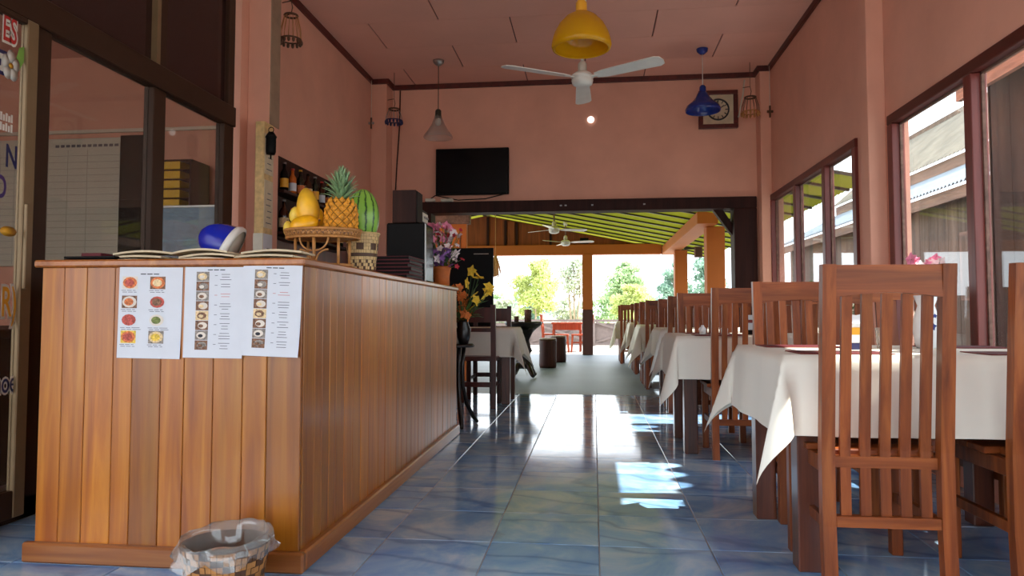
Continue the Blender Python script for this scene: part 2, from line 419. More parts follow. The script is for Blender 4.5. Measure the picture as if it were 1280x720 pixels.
    def mesh(s, name):
        me = bpy.data.meshes.new(name); me.from_pydata(s.v, [], s.f)
        for m in s.mats: me.materials.append(m)
        me.polygons.foreach_set('material_index', s.mi); me.polygons.foreach_set('use_smooth', s.sm)
        me.update(); return me
    def obj(s, name, parent=None, loc=None, rot=None):
        return link(name, s.mesh(name), parent, loc, rot)

def link(name, data, parent=None, loc=None, rot=None):
    o = bpy.data.objects.new(name, data); COL.objects.link(o)
    if parent is not None: o.parent = parent
    if loc is not None: o.location = loc
    if rot is not None: o.rotation_euler = rot
    return o
def tag(o, label, cat, group=None):
    o['label'] = label; o['category'] = cat
    if group: o['group'] = group
    return o
def thing(name, label, cat, loc=(0, 0, 0), rz=0.0, group=None):
    o = link(name, None, None, loc, (0, 0, rz)); o.empty_display_size = 0.1
    return tag(o, label, cat, group)
def struct(o, label=None):
    o['kind'] = 'structure'
    if label: o['label'] = label
    return o
KIDS = {}
def dup(root, label, loc, rz=0.0, group=None):
    r = root.copy(); COL.objects.link(r); r.location = loc; r.rotation_euler = (0, 0, rz); r['label'] = label
    if group: r['group'] = group
    for ch in list(root.children):
        c = ch.copy(); COL.objects.link(c); c.parent = r
        for g in list(ch.children):
            d = g.copy(); COL.objects.link(d); d.parent = c
    return r
def text_obj(body, size, mat, name, parent, mtx, offset=0.0, align='LEFT', sx=1.0):
    cu = bpy.data.curves.new('lettering', 'FONT'); cu.body = body; cu.size = size; cu.align_x = align
    cu.offset = offset; cu.extrude = 0.0003; cu.resolution_u = 3
    to = bpy.data.objects.new('lettering_source', cu); COL.objects.link(to)
    bpy.context.view_layer.update()
    me = bpy.data.meshes.new_from_object(to.evaluated_get(bpy.context.evaluated_depsgraph_get()))
    bpy.data.objects.remove(to); bpy.data.curves.remove(cu)
    for v in me.vertices: v.co.x *= sx
    me.transform(mtx); me.materials.clear(); me.materials.append(M[mat])
    return link(name, me, parent)

# ------------------------------------------------------------------ the room
XL, XR, YB, ZC = -2.36, 1.79, 7.55, 3.36
YF = -3.6  # room lengthened behind the camera to weaken sky light from the front
# floor: grout bed and the tiles in it
b = MB(); b.bb(XL - .1, XR + .12, YF, YB, -0.15, -0.003, 'grout'); floor = struct(b.obj('floor'))
b = MB(); b.bb(-.198, .198, -.198, .198, -.011, 0, 'tile', 0.0015); tile_me = b.mesh('floor_tile')
nx = [0.015 + 0.4 * k for k in range(-6, 5)]; ny = [0.27 + 0.4 * k for k in range(0, 19)]
for y0 in ny:
    for x0 in nx:
        x1, y1 = x0 + .4, min(y0 + .4, YB + 0.0)
        xa, xb = max(x0, XL), min(x1, XR)
        if xb - xa < .03 or y1 - y0 < .03: continue
        if xb - xa > .399 and y1 - y0 > .399:
            link('floor_tile', tile_me, floor, (x0 + .2, y0 + .2, 0))
        else:
            t = MB(); t.bb(-(xb - xa) / 2 + .002, (xb - xa) / 2 - .002, -(y1 - y0) / 2 + .002, (y1 - y0) / 2 - .002, -.011, 0, 'tile', .0015)
            t.obj('floor_tile', floor, ((xa + xb) / 2, (y0 + y1) / 2, 0))

# patio floor and yard
b = MB(); b.bb(-6.5, 2.6, YB, 15.05, -0.15, -0.004, 'concrete'); struct(b.obj('floor_patio'), 'grey smooth concrete patio floor')
b = MB(); b.bb(-90, 90, 15.05, 22, -0.3, -0.03, 'yard')
b.bb(-90, 90, -60, YF, -0.3, -0.03, 'yard'); b.bb(2.6, 90, YF, 15.05, -0.3, -.03, 'yard'); b.bb(-90, -6.5, YF, 15.05, -0.3, -.03, 'yard')
b.bb(-120, 120, 22, 160, -0.35, -0.06, 'soil')
struct(b.obj('ground'), 'pale sunlit yard ground')

# walls
b = MB(); b.bb(XL - .12, XL, 4.5, YB + .15, 0, ZC + .1, 'pink'); struct(b.obj('wall_left'))
b = MB(); b.bb(XL, -2.205, 4.6, 4.76, 0, ZC, 'pink', .004); struct(b.obj('pillar_left'))
M['putty'] = plain('putty_paint', lin(150, 124, 102), .7)
b = MB(); b.bb(-2.205, -2.198, 4.61, 4.75, 2.15, ZC, 'putty'); struct(b.obj('trim_8'), 'putty coloured strip on the left pillar')
b = MB(); b.bb(XL, -2.19, 7.32, YB, 0, ZC, 'pink', .004); struct(b.obj('pillar_back_left'))
b = MB(); b.bb(1.685, XR, 7.36, YB, 0, ZC, 'pink', .004); struct(b.obj('pillar_back_right'))
b = MB()
b.bb(XL, -1.90, YB, YB + .15, 0, ZC + .1, 'pink'); b.bb(1.67, XR + .12, YB, YB + .15, 0, ZC + .1, 'pink')
b.bb(-1.90, 1.67, YB, YB + .15, 2.045, ZC + .1, 'pink')
wall_back = struct(b.obj('wall_back'))
WT = 0.12                                     # right wall thickness
b = MB()
SILL, HEAD = 0.50, 2.035
b.bb(XR, XR + WT, YF, YB, 0, SILL, 'pink'); b.bb(XR, XR + WT, YF, YB, HEAD, ZC + .1, 'pink')
b.bb(XR, XR + WT, 7.41, YB, SILL, HEAD, 'pink'); b.bb(XR, XR + WT, 4.53, 5.03, SILL, HEAD, 'pink'); b.bb(XR, XR + WT, YF, -1.5, SILL, HEAD, 'pink')
wall_right = struct(b.obj('wall_right'))
b = MB(); b.bb(1.685, XR, 4.56, 4.68, 0, ZC, 'pink', .004); struct(b.obj('pillar_right'))

b = MB(); b.bb(-6.3, XR + WT, YF - .12, YF, 2.35, ZC + .1, 'pink'); struct(b.obj('wall_front_sky_blocker'), 'added wall above the open shop front, holding back sky light')  # unseen header, added to hold back sky light from the front
# ceiling: dark battens above, panels in running bond
b = MB(); b.bb(XL, XR, YF, YB, ZC + .006, ZC + .1, 'maroon'); ceiling = struct(b.obj('ceiling'))
rows = [5.87 + .58 * k for k in range(-7, 4)]
for i, y0 in enumerate(rows):
    k = i - 7
    off = 0.54 if k % 2 == 0 else 1.165
    ya, yb = y0 + .0015, min(y0 + .58, YB) - .0015
    for j in range(-5, 3):
        xa, xb = max(off + 1.235 * j, XL), min(off + 1.235 * (j + 1), XR)
        if xb - xa < .02 or yb - ya < .05: continue
        t = MB(); t.bb(-(xb - xa) / 2 + .006, (xb - xa) / 2 - .006, -(yb - ya) / 2, (yb - ya) / 2, -.004, .006, 'pink_ceiling')
        t.obj('ceiling_panel', ceiling, ((xa + xb) / 2, (ya + yb) / 2, ZC))
def trim(name, *boxes, mat='maroon'):
    t = MB()
    for q in boxes: t.bb(*q, mat, .004)
    return struct(t.obj(name))
trim('trim_1', (XL, XL + .03, 4.76, 7.32, ZC - .055, ZC))
trim('trim_2', (XR - .03, XR, 4.68, 7.36, ZC - .055, ZC), (XR - .03, XR, YF, 4.56, ZC - .055, ZC))
trim('trim_3', (-2.19, 1.685, YB - .03, YB, ZC - .055, ZC))
trim('trim_4', (XL + .03, -2.16, 7.29, 7.32, ZC - .055, ZC), (-2.19, -2.16, 7.32, YB - .03, ZC - .055, ZC))
trim('trim_5', (1.655, XR - .03, 7.33, 7.36, ZC - .055, ZC), (1.655, 1.685, 7.36, YB - .03, ZC - .055, ZC))
# wainscot beside the opening
t = MB(); t.bb(-2.19, -1.90, YB - .012, YB, 0, 1.66, 'maroon_z'); t.bb(-2.19, -1.90, YB - .03, YB, 1.66, 1.71, 'dark_wood', .003)
t.bb(XL, XL + .012, 4.76, 7.32, 0, 1.66, 'maroon_z'); t.bb(XL, XL + .03, 4.76, 7.32, 1.66, 1.71, 'dark_wood', .003)
struct(t.obj('trim_6'), 'maroon wooden wainscot panel')

# wide doorway to the patio
d = thing('door_frame', 'dark brown wooden frame round the wide doorway to the patio', 'door frame', (0, YB, 0))
t = MB(); t.bb(-1.90, 1.67, -.05, .17, 1.934, 2.055, 'dark_wood', .006); t.obj('lintel', d)
t = MB(); t.bb(1.442, 1.67, -.05, .17, 0, 1.934, 'dark_wood', .006); t.obj('jamb', d)
t = MB(); t.bb(-1.90, -1.74, -.05, .17, 0, 1.934, 'dark_wood', .006); t.obj('jamb', d)
t = MB(); t.sections([[(1.24, .06, 1.95), (1.34, .06, 1.95), (1.34, .15, 1.95), (1.24, .15, 1.95)], [(1.46, .06, 1.64), (1.46, .06, 1.76), (1.46, .15, 1.76), (1.46, .15, 1.64)]], 'dark_wood'); t.obj('brace', d)
t = MB()
for x in (-.35, -.3, .52, -.02): t.bb(x, x + .022, -.056, -.05, 1.985, 2.0, 'grey')
t.obj('bolt', d)

# windows in the right wall
def window(n, y0, y1, mull):
    t = MB()
    t.bb(XR - .02, XR + .055, y0, y1, HEAD - .05, HEAD + .01, 'maroon', .004)
    t.bb(XR - .03, XR + WT + .03, y0 - .02, y1 + .02, SILL - .02, SILL + .04, 'maroon', .004)
    for y in (y0 + .035, y1 - .035): t.bb(XR - .02, XR + .055, y - .035, y + .035, SILL + .04, HEAD - .05, 'maroon_z', .004)
    w = struct(t.obj('window_%d' % n))
    ys = [y0 + .07]
    for y in mull:
        m_ = MB(); m_.bb(XR - .02, XR + .055, y - .035, y + .035, SILL + .04, HEAD - .05, 'maroon_z', .004); m_.obj('mullion', w)
        ys += [y - .035, y + .035]
    ys.append(y1 - .07)
    for a, c in zip(ys[::2], ys[1::2]):
        if c - a < .05: continue
        g = MB(); g.bb(XR + .038, XR + .042, a, c, SILL + .04, HEAD - .05, 'glass'); pane = g.obj('pane', w)
        f = MB()
        for q in ((a, a + .012), (c - .012, c)): f.bb(XR + .024, XR + .038, q[0], q[1], SILL + .04, HEAD - .05, 'plank_brown')
        f.bb(XR + .024, XR + .038, a, c, HEAD - .062, HEAD - .05, 'plank_brown'); f.obj('glazing_bead', pane)
window(1, -1.5, 4.50, [-.7, .15, 1.02, 1.88, 2.72, 3.57])  # near end run on out of view, for added side light on the counter
window(2, 5.03, 7.41, [5.72, 6.52])

# glazed partition on the left, the office behind it
ZR = 2.08
d = struct(link('door_1', None, None, (XL, 0, 0)), 'bronze aluminium glazed shopfront partition')
def fr(name, y0, y1, z0, z1, m='alu', x0=-.06, x1=.0, bev=.004):
    t = MB(); t.bb(x0, x1, y0, y1, z0, z1, m, bev); return t.obj(name, d)
fr('transom', -.5, 4.42, ZR, ZR + .13, 'alu', -.06, .015)
fr('head_rail', -.5, 4.42, ZC - .06, ZC)
fr('bottom_rail', -.5, 4.42, 0, .09)
for y0, y1 in ((4.30, 4.42), (3.56, 3.67), (2.73, 2.83)): fr('upright', y0, y1, 0, ZR)
for y0, y1 in ((4.34, 4.42), (3.60, 3.67), (1.5, 1.58)): fr('upright', y0, y1, ZR + .13, ZC - .06)
t = MB(); t.bb(-.03, .006, 3.567, 3.60, ZR + .135, ZC - .06, 'alu_light'); t.obj('light_strip', d)
for y0, y1 in ((3.67, 4.34), (1.58, 3.60), (-.5, 1.5)): fr('upper_pane', y0, y1, ZR + .13, ZC - .06, 'dark_glass', -.035, -.028, 0)
for y0, y1 in ((3.67, 4.30), (2.83, 3.56)): fr('pane', y0, y1, .09, ZR, 'door_glass', -.035, -.030, 0)
leaf = thing('sliding_door', 'glass sliding door with stickers and tan aluminium edge at far left', 'door', (XL, 1.7, 0))
t = MB(); t.bb(.005, .04, .95, 1.01, .03, ZR - .01, 'alu_light', .004); t.obj('stile', leaf)
t = MB(); t.bb(.005, .04, 0, .06, .03, ZR - .01, 'alu_light', .004); t.obj('stile', leaf)
t = MB(); t.bb(.005, .04, .06, .95, ZR - .035, ZR - .01, 'alu', .004); t.obj('top_rail', leaf)
t = MB(); t.bb(.005, .04, .06, .95, .03, .14, 'alu', .004); t.obj('bottom_rail', leaf)
t = MB(); t.bb(.018, .023, .06, .95, .14, ZR - .035, 'door_glass'); pane = t.obj('pane', leaf)
t = MB(); t.bb(.04, .055, .955, .975, .95, 1.3, 'alu_light', .003); t.obj('pull_handle', leaf)
# stickers on the pane (plane x, reading along +y)
def gm(y, z, x=.0236): return Matrix(((0, 0, 1, x), (1, 0, 0, y), (0, 1, 0, z), (0, 0, 0, 1)))
def sticker(s_, y, z, size, mat, off, sx, border='s_white'):
    o = text_obj(s_, size, mat, 'lettering', pane, gm(y, z, .0246), off * .4, 'RIGHT', sx)
    if border: text_obj(s_, size, border, 'lettering_edge', pane, gm(y, z, .0238), off * 1.6 + .006, 'RIGHT', sx)
sticker('ES', .912, 1.945, .15, 's_red', .004, .5)
sticker('N', .935, 1.44, .13, 's_navy', .006, .62, None)
sticker('O', .885, 1.31, .13, 's_purple', .006, .6, None)
sticker('R)', .955, .84, .17, 's_orange', .004, .5)
sticker('noe', .965, .535, .12, 's_navy', .002, .6)
t = MB()
t.prism([(.55, 1.80), (.865, 1.80), (.865, 1.90), (.55, 1.90)], 'x', .0236, .0240, 's_navy')
t.prism([(.55, 1.815), (.858, 1.815), (.858, 1.885), (.55, 1.885)], 'x', .0241, .0244, 's_white')
for i in range(8): t.bb(.0245, .0247, .70 + .018 * i, .712 + .018 * i, 1.835, 1.862, 's_navy')
t.obj('sign_sticker', pane)
t = MB()
for k in range(5):
    a = 2 * PI * k / 5 + .3
    t.lathe([(0, .0), (.028, .0004), (0, .0008)], 's_white', 10, (.0247, .885 + .024 * math.cos(a), 1.85 + .036 * math.sin(a)), Matrix.Rotation(PI / 2, 3, 'Y') , 1.1, .8)
t.lathe([(0, .0), (.012, .0004), (0, .0008)], 's_orange', 10, (.0256, .885, 1.85), Matrix.Rotation(PI / 2, 3, 'Y'))
t.prism([(.905, 1.86), (.925, 1.94), (.955, 1.955), (.95, 1.89), (.925, 1.84)], 'x', .0236, .0245, 's_green')
t.obj('flower_sticker', pane)
t = MB()
for r in range(2):
    for i in range(6):
        t.bb(.0236, .0240, .83 + i * .013, .839 + i * .013, 1.62 - .04 * r, 1.645 - .04 * r + .008 * (i % 2), 's_white')
t.obj('small_print', pane)
t = MB(); t.lathe([(0, 0), (.035, .0004), (0, .0008)], 's_orange', 12, (.0238, .90, 1.18), Matrix.Rotation(PI / 2, 3, 'Y'), .6, 1.2); t.obj('yellow_dot', pane)

# office behind the partition
b = MB(); b.bb(-6.2, XL - .12, 6.2, 6.3, 0, 3.3, 'pink'); struct(b.obj('wall_office'))
b = MB(); b.bb(-6.3, -6.2, .3, 6.3, 0, 3.3, 'pink'); struct(b.obj('wall_office_side'))
b = MB(); b.bb(-6.3, XL - .06, .3, 6.3, 3.3, 3.4, 'pink_ceiling'); struct(b.obj('ceiling_office'))
b = MB(); b.bb(-6.3, XL - .1, YF, 6.3, -.12, -.002, 'concrete'); struct(b.obj('floor_office'))
b = MB(); b.bb(-6.2, XL - .12, 6.17, 6.2, 2.56, 2.59, 'offwhite'); struct(b.obj('trim_7'))
wb = thing('whiteboard', 'large whiteboard with a ruled booking grid behind the glass', 'whiteboard', (-5.05, 6.17, 1.3))
t = MB(); t.bb(-.75, .68, 0, .02, 0, 1.21, 'whiteboard', .004); t.obj('board', wb)
t = MB()
for k in range(17): t.bb(-.73, .66, -.0008, 0, .05 + .062 * k, .0535 + .062 * k, 'ink_line')
for x in (-.6, -.45, -.2, -.1, .1, .3): t.bb(x, x + .004, -.0008, 0, .02, 1.1, 'ink_line')
for i in range(12): t.bb(-.03 + .055 * i, .01 + .055 * i, -.0008, 0, 1.125, 1.15, 'ink')
t.obj('grid', wb)
cb = thing('cabinet', 'tall black cabinet beside the whiteboard in the office', 'cabinet', (-4.225, 6.12, 0))
t = MB(); t.bb(-.125, .16, -.05, .05, 0, 2.5, 'black', .006); t.obj('body', cb)
t = MB(); t.bb(-.115, .15, -.062, -.05, .05, 1.9, 'black', .004); dr = t.obj('door', cb)
t = MB(); t.bb(.1, .115, -.075, -.062, 1.2, 1.32, 'grey'); t.obj('handle', dr)
sh = thing('drawer_tower', 'dark shelf tower holding yellow storage trays in the office', 'shelf', (-3.71, 6.0, 0))
t = MB(); t.bb(-.24, -.22, -.15, .15, 0, 2.2, 'dark_wood'); t.bb(.18, .2, -.15, .15, 0, 2.2, 'dark_wood'); t.bb(-.24, .2, .13, .15, 0, 2.2, 'dark_wood'); t.bb(-.24, .2, -.15, .15, 2.19, 2.21, 'dark_wood')
for k in range(5): t.bb(-.22, .18, -.15, .15, 1.775 + .084 * k, 1.785 + .084 * k, 'dark_wood')
t.obj('carcass', sh)
for k in range(5):
    t = MB(); t.bb(-.2, .1, -.16, .1, 1.787 + .084 * k, 1.855 + .084 * k, 'yellow_box', .004); t.obj('tray', sh)
dc = thing('display_case', 'pale blue glass display case below the yellow trays', 'display case', (-2.86, 5.15, 0))
t = MB(); t.bb(-.35, .28, -.3, .3, 0, 1.15, 'plank_grey', .004); t.obj('base', dc)
M['bluepane'] = glass('pale_blue_glass', (0.6, 0.78, 0.9, 1), 0.25, (0.3, 0.42, 0.55, 1))
t = MB(); t.bb(-.35, -.345, -.3, .3, 1.15, 1.62, 'bluepane'); t.bb(.275, .28, -.3, .3, 1.15, 1.62, 'bluepane'); t.bb(-.35, .28, -.3, -.295, 1.15, 1.62, 'bluepane'); t.obj('glass_panel', dc)
t = MB(); t.bb(-.35, .28, -.3, .3, 1.62, 1.64, 'grey', .003); t.obj('top', dc)
t = MB(); t.bb(-.33, .26, -.28, .28, 1.38, 1.39, 'grey'); t.obj('shelf', dc)
dk = thing('office_desk', 'dark wooden office desk behind the glass beside the counter', 'desk', (-3.0, 3.5, 0))
t = MB(); t.bb(-.45, .45, -.75, .75, .74, .78, 'dark_wood', .004); t.obj('top', dk)
t = MB(); t.bb(-.43, .43, -.73, -.70, 0, .74, 'dark_wood'); t.obj('side_panel', dk)
t = MB(); t.bb(-.43, .43, .70, .73, 0, .74, 'dark_wood'); t.obj('side_panel', dk)
t = MB(); t.bb(.40, .43, -.70, .70, .1, .74, 'dark_wood'); t.obj('modesty_panel', dk)
oc = thing('office_chair', 'black office chair back rising beside the door post', 'chair', (-2.75, 2.5, 0))
t = MB(); t.bb(-.2, .2, -.2, .2, .42, .5, 'black', .03); t.obj('seat', oc)
t = MB(); t.sections([[(-.2 + .02 * abs(z - 1), .16, z), (.2 - .02 * abs(z - 1), .16, z), (.2 - .02 * abs(z - 1), .2, z), (-.2 + .02 * abs(z - 1), .2, z)] for z in (.55, .8, 1.0, 1.12)], 'black'); t.obj('backrest', oc)
t = MB(); t.lathe([(0, .08), (.03, .08), (.03, .42), (0, .42)], 'grey', 12); t.obj('column', oc)
for k in range(5):
    a = 2 * PI * k / 5; t = MB(); t.tube([(0, 0, .1), (.26 * math.cos(a), .26 * math.sin(a), .03)], .02, 'black', 6); t.obj('leg', oc)

# ------------------------------------------------------------------ service counter
CT = 1.037                                    # counter top
c = thing('service_counter', 'long varnished teak plank service counter with menus taped on its front', 'counter', (-1.445, 3.65, 0))
CX0, CX1, CY0, CY1 = -.475, .475, -1.36, 1.34
t = MB(); t.bb(CX0 + .015, CX1 - .015, CY0 + .015, CY1, .02, CT - .026, 'teak_z'); t.obj('body', c)
t = MB(); t.bb(CX0 - .025, CX1 + .012, CY0 - .014, CY1 + .015, CT - .026, CT, 'teak_y', .006); t.obj('counter_top', c)
rr = random.Random(3)
x = CX0
while x < CX1 - .02:
    w = min(rr.choice((.07, .085, .095, .105)), CX1 - x)
    if CX1 - (x + w) < .04: w = CX1 - x
    t = MB(); t.box((0, 0, 0), (w - .0016, .016, CT - .026 - .06), 'teak_z', .0022); t.obj('plank', c, (x + w / 2, CY0 + .007 + rr.uniform(-.001, .001), (CT - .026 + .06) / 2))
    x += w
y = CY0 + .016
while y < CY1 - .02:
    w = min(rr.choice((.07, .08, .09, .10)), CY1 - y)
    if CY1 - (y + w) < .04: w = CY1 - y
    t = MB(); t.box((0, 0, 0), (.016, w - .0016, CT - .026 - .06), 'teak_z', .0022); t.obj('plank', c, (CX1 - .007 + rr.uniform(-.001, .001), y + w / 2, (CT - .026 + .06) / 2))
    y += w
t = MB(); t.bb(CX0 - .03, CX1 + .025, CY0 - .025, CY0 + .005, 0, .068, 'teak_x', .010); t.obj('skirting', c)
t = MB(); t.bb(CX1 - .005, CX1 + .025, CY0 + .006, CY1 + .01, 0, .068, 'teak_y', .010); t.obj('skirting', c)

# menu sheets taped on the counter front
FY = 3.65 + CY0 - .0025
def sheet(label, xc, ztop, w, h, tilt, curl, kind):
    th = thing('menu_sheet', label, 'menu', (xc, FY, ztop - h / 2)); th.rotation_euler = (0, tilt, 0)
    t = MB(); nx_, nz_ = 8, 10
    def yy(u, v): return -.0015 - curl * max(0, -(v) - .15) ** 2 * (1.2 + u) * .6
    f_ = [(-w / 2 + w * i / nx_, h / 2 - h * j / nz_) for j in range(nz_ + 1) for i in range(nx_ + 1)]
    front = [(x_, yy(x_ / w * 2, z_ / h * 2), z_) for x_, z_ in f_]; back = [(x_, y_ + .0006, z_) for x_, y_, z_ in front]
    n1 = nx_ + 1; fs_ = []
    for j in range(nz_):
        for i in range(nx_):
            a = j * n1 + i; fs_.append((a, a + n1, a + n1 + 1, a + 1))
    N = len(front); fs_ += [tuple(N + q for q in reversed(f)) for f in fs_]
    t.add(front + back, fs_, 'paper', True); t.obj('paper', th)
    p = MB()
    def rect(x0, z0, ww, hh, m, lift=.0006):
        cs = [(x0, z0), (x0, z0 - hh), (x0 + ww, z0 - hh), (x0 + ww, z0)]
        p.add([(q[0], yy(q[0] / w * 2, q[1] / h * 2) - lift, q[1]) for q in cs], [(0, 1, 2, 3)], m)
    def oval(x0, z0, rx, rz, m, lift):
        n = 12; y_ = yy(x0 / w * 2, z0 / h * 2) - lift
        p.add([(x0 + rx * math.cos(2 * PI * k / n), y_, z0 - rz * math.sin(2 * PI * k / n)) for k in range(n)], [tuple(range(n))], m)
    L, T = -w / 2, h / 2
    q = random.Random(len(label))
    if kind == 'dishes':
        for i in range(3): rect(L + .078 + .024 * i, T - .022, .02, .003, 'ink_dark')
        rowsz = [.032, .098, .160, .218]
        pics = [[('f_plate', 'f_orange', 'f_red'), ('f_brown', 'f_orange', 'f_cream')], [('f_brown', 'f_plate', 'f_orange'), (None, 'f_red', 'f_brown')],
                [(None, 'f_red', 'f_red'), (None, 'f_plate', 'f_green')], [('f_yellow', 'f_orange', 'f_red'), ('f_grey', 'f_cream', 'f_yellow')]]
        for r in range(4):
            for k in range(2):
                bx = L + .012 + .102 * k - .004 * r * 0; bz = T - rowsz[r]; bgm, m1, m2 = pics[r][k]
                ww, hh = .056, .043
                if bgm: rect(bx, bz, ww, hh, bgm, .0005)
                oval(bx + ww / 2, bz - hh / 2, ww * .47, hh * .46, m1, .0009)
                oval(bx + ww * .47, bz - hh * .5, ww * .31, hh * .3, m2, .0013)
                for s_ in range(2):
                    for e in range(3): rect(bx - .003 + .021 * e + .004 * s_, bz - hh - .004 - .006 * s_, .017 if e < 2 else .01 + .02 * (r == 2), .0018, 'ink')
    else:
        for i in range(3): rect(L + .082 + .022 * i, T - .008, .018, .003, 'ink_dark')
        sx_ = L + .042; hz = (h - .03) / 8.6
        for r in range(8):
            z_ = T - .016 - hz * r * 1.03
            bgm = ('f_grey', 'f_brown', 'f_grey', 'f_brown', 'f_cream', 'f_brown', 'f_grey', 'f_brown')[r]
            rect(sx_, z_, .046, hz * .98, bgm, .0005)
            oval(sx_ + .022 + .004 * (r % 2), z_ - hz * .5, .017, hz * .36, ('f_cream', 'f_grey', 'f_plate', 'f_plate', 'f_brown', 'f_plate', 'f_plate', 'f_grey')[r], .0009)
            oval(sx_ + .02, z_ - hz * .55, .009, hz * .18, ('f_plate', 'f_plate', 'f_brown', 'f_cream', 'f_cream', 'f_brown', 'ink_dark', 'f_brown')[r], .0013)
            m_ = 'ink_red' if r == 2 else 'ink'
            rect(sx_ + .066, z_ - .012, .010, .0018, m_)
            for s_ in range(2 if r in (1, 2) else 3):
                ln = q.uniform(.022, .044); rect(sx_ + .105 - ln / 2, z_ - .008 - .009 * s_, ln, .0019, m_)
    p.obj('print', th)
    return th
sheet('white menu sheet with eight colour dish photos, left of the three', -1.512, 1.009, .232, .312, .012, .004, 'dishes')
sheet('white menu sheet with one photo strip, in the middle of the three', -1.280, 1.008, .214, .308, .008, .008, 'strip')
s3 = sheet('white menu sheet with one photo strip, at the counter corner', -1.075, 1.013, .208, .306, .03, .010, 'strip')
s3.location.y -= .004

# things on the counter -----------------------------------------------------------------
def booklet(x, y, z, w, d, rz, curl, label, grp):
    t = MB(); n = 8; th = .007
    up = [(-w / 2 + w * i / n, curl * math.sin(PI * min(1, i / n * 1.0)) + curl * .4 * (i / n)) for i in range(n + 1)]
    out = [(u, h_ + th) for u, h_ in up]
    prof = up + out[::-1]
    t.prism(prof, 'y', -d / 2, d / 2, 'tanpaper')
    return tag(t.obj('paper_menu', None, (x, y, z), (0, 0, rz)), label, 'menu', grp)
stacks = [(-1.66, 2.47, .215, 'in the leftmost loose pile behind the dish photo sheet'), (-1.40, 2.47, .21, 'in the middle loose pile on the counter'), (-1.15, 2.48, .22, 'in the loose pile near the fruit stand')]
for i, (x, y, w, wh) in enumerate(stacks):
    z = CT
    for k in range(3):
        booklet(x + (.02 * ((k + i) % 3) - .02), y + .01 * k, z, w, .15, .06 * (k - 1), .003 + .003 * k + (.004 if i == 1 else 0),
                ('bottom', 'second', 'top')[k] + ' beige paper menu ' + wh, 'paper menus piled on the counter')
        z += .0115 + (.003 if k else 0)
lp = thing('laptop', 'closed flat black laptop at the left end of the counter', 'laptop', (-1.815, 2.47, CT))
t = MB(); t.bb(-.10, .10, -.09, .09, 0, .012, 'black', .003); t.obj('base', lp)
t = MB(); t.bb(-.10, .10, -.09, .09, .013, .021, 'black', .003); t.obj('lid', lp)
t = MB(); t.bb(-.04, .04, -.04, .04, 0, .016, 'red_book', .002); tag(t.obj('notebook', None, (-1.845, 2.47, CT + .021)), 'small maroon notebook lying on the black laptop', 'notebook')
t = MB(); t.lathe([(0, 0), (.017, 0), (.019, .045), (.016, .045), (.015, .006), (0, .006)], 'grey', 16); tag(t.obj('cup', None, (-1.62, 2.75, CT)), 'small grey metal cup behind the leftmost menu pile', 'cup')
bc = thing('helmet', 'royal blue helmet with a white rim behind the middle menu pile', 'helmet', (-1.50, 2.78, CT), .25)
R = Matrix.Rotation(math.radians(24), 3, 'Y')
prof = [(.088 * math.cos(a), .135 * math.sin(a)) for a in [PI / 2 * k / 8 for k in range(9)]]; prof[-1] = (0, .135)
t = MB(); t.lathe(prof, 'blue', 12, (.01, 0, .085), Matrix.Rotation(math.radians(-62), 3, 'Y')); t.obj('shell', bc)
t = MB(); t.lathe([(.086, -.018), (.097, -.014), (.099, .0), (.093, .012), (.087, .012), (.0865, -.012)], 'white', 24, (.01, 0, .085), Matrix.Rotation(math.radians(-62), 3, 'Y')); t.obj('rim', bc)
t = MB(); t.lathe([(0, -.016), (.086, -.014), (0, -.012)], 'offwhite', 24, (.01, 0, .085), Matrix.Rotation(math.radians(-62), 3, 'Y')); t.obj('lining', bc)

# rattan fruit stand and fruit
FX, FYY = -1.085, 2.76
fs = thing('fruit_stand', 'rattan fruit stand with an oval woven tray and looped legs', 'fruit stand', (FX, FYY, CT))
def oval(rx, ry, z, n=28): return [(rx * math.cos(2 * PI * k / n), ry * math.sin(2 * PI * k / n), z) for k in range(n)]
t = MB(); t.lathe([(0, .112), (.11, .112), (.148, .118), (.155, .145), (.150, .146), (.143, .122), (.105, .117), (0, .117)], 'rattan_weave', 28, sy=.72); t.obj('tray', fs)
t = MB(); t.tube(oval(.155, .112, .146), .006, 'rattan', 6, True); t.tube(oval(.147, .105, .116), .006, 'rattan', 6, True); t.tube(oval(.12, .085, .006), .006, 'rattan', 6, True); t.obj('rim', fs)
t = MB(); n = 44
for k in range(n):
    a0, a1 = 2 * PI * k / n, 2 * PI * (k + 1) / n
    for s_ in (1, -1):
        p0, p1 = (a0, a1) if s_ > 0 else (a1, a0)
        t.tube([(.149 * math.cos(p0), .1075 * math.sin(p0), .118), (.157 * math.cos(p1), .1135 * math.sin(p1), .146)], .0018, 'rattan', 4)
t.obj('lattice', fs)
for k in range(4):
    a = PI / 4 + PI / 2 * k; x, y = .125 * math.cos(a), .09 * math.sin(a)
    t = MB(); t.tube([(x, y, .004), (x, y, .114)], .006, 'rattan', 6); t.obj('leg', fs)
t = MB(); t.tube([(0, -.086, .004), (0, -.095, .114)], .007, 'rattan', 6); t.obj('leg', fs)
for s_ in (-1, 1):
    t = MB(); t.tube([(s_ * (.008 + .05 * (1 - math.cos(PI / 2 * k / 6))), -.092, .014 + .05 * math.sin(PI * k / 12)) for k in range(7)], .004, 'rattan', 5)
    t.tube([(s_ * (.006 + .052 * math.sin(PI / 2 * k / 6)), -.094, .112 - .052 * math.cos(PI / 2 * k / 6) + .0) for k in range(7)], .004, 'rattan', 5); t.obj('loop', fs)
TZ = CT + .118
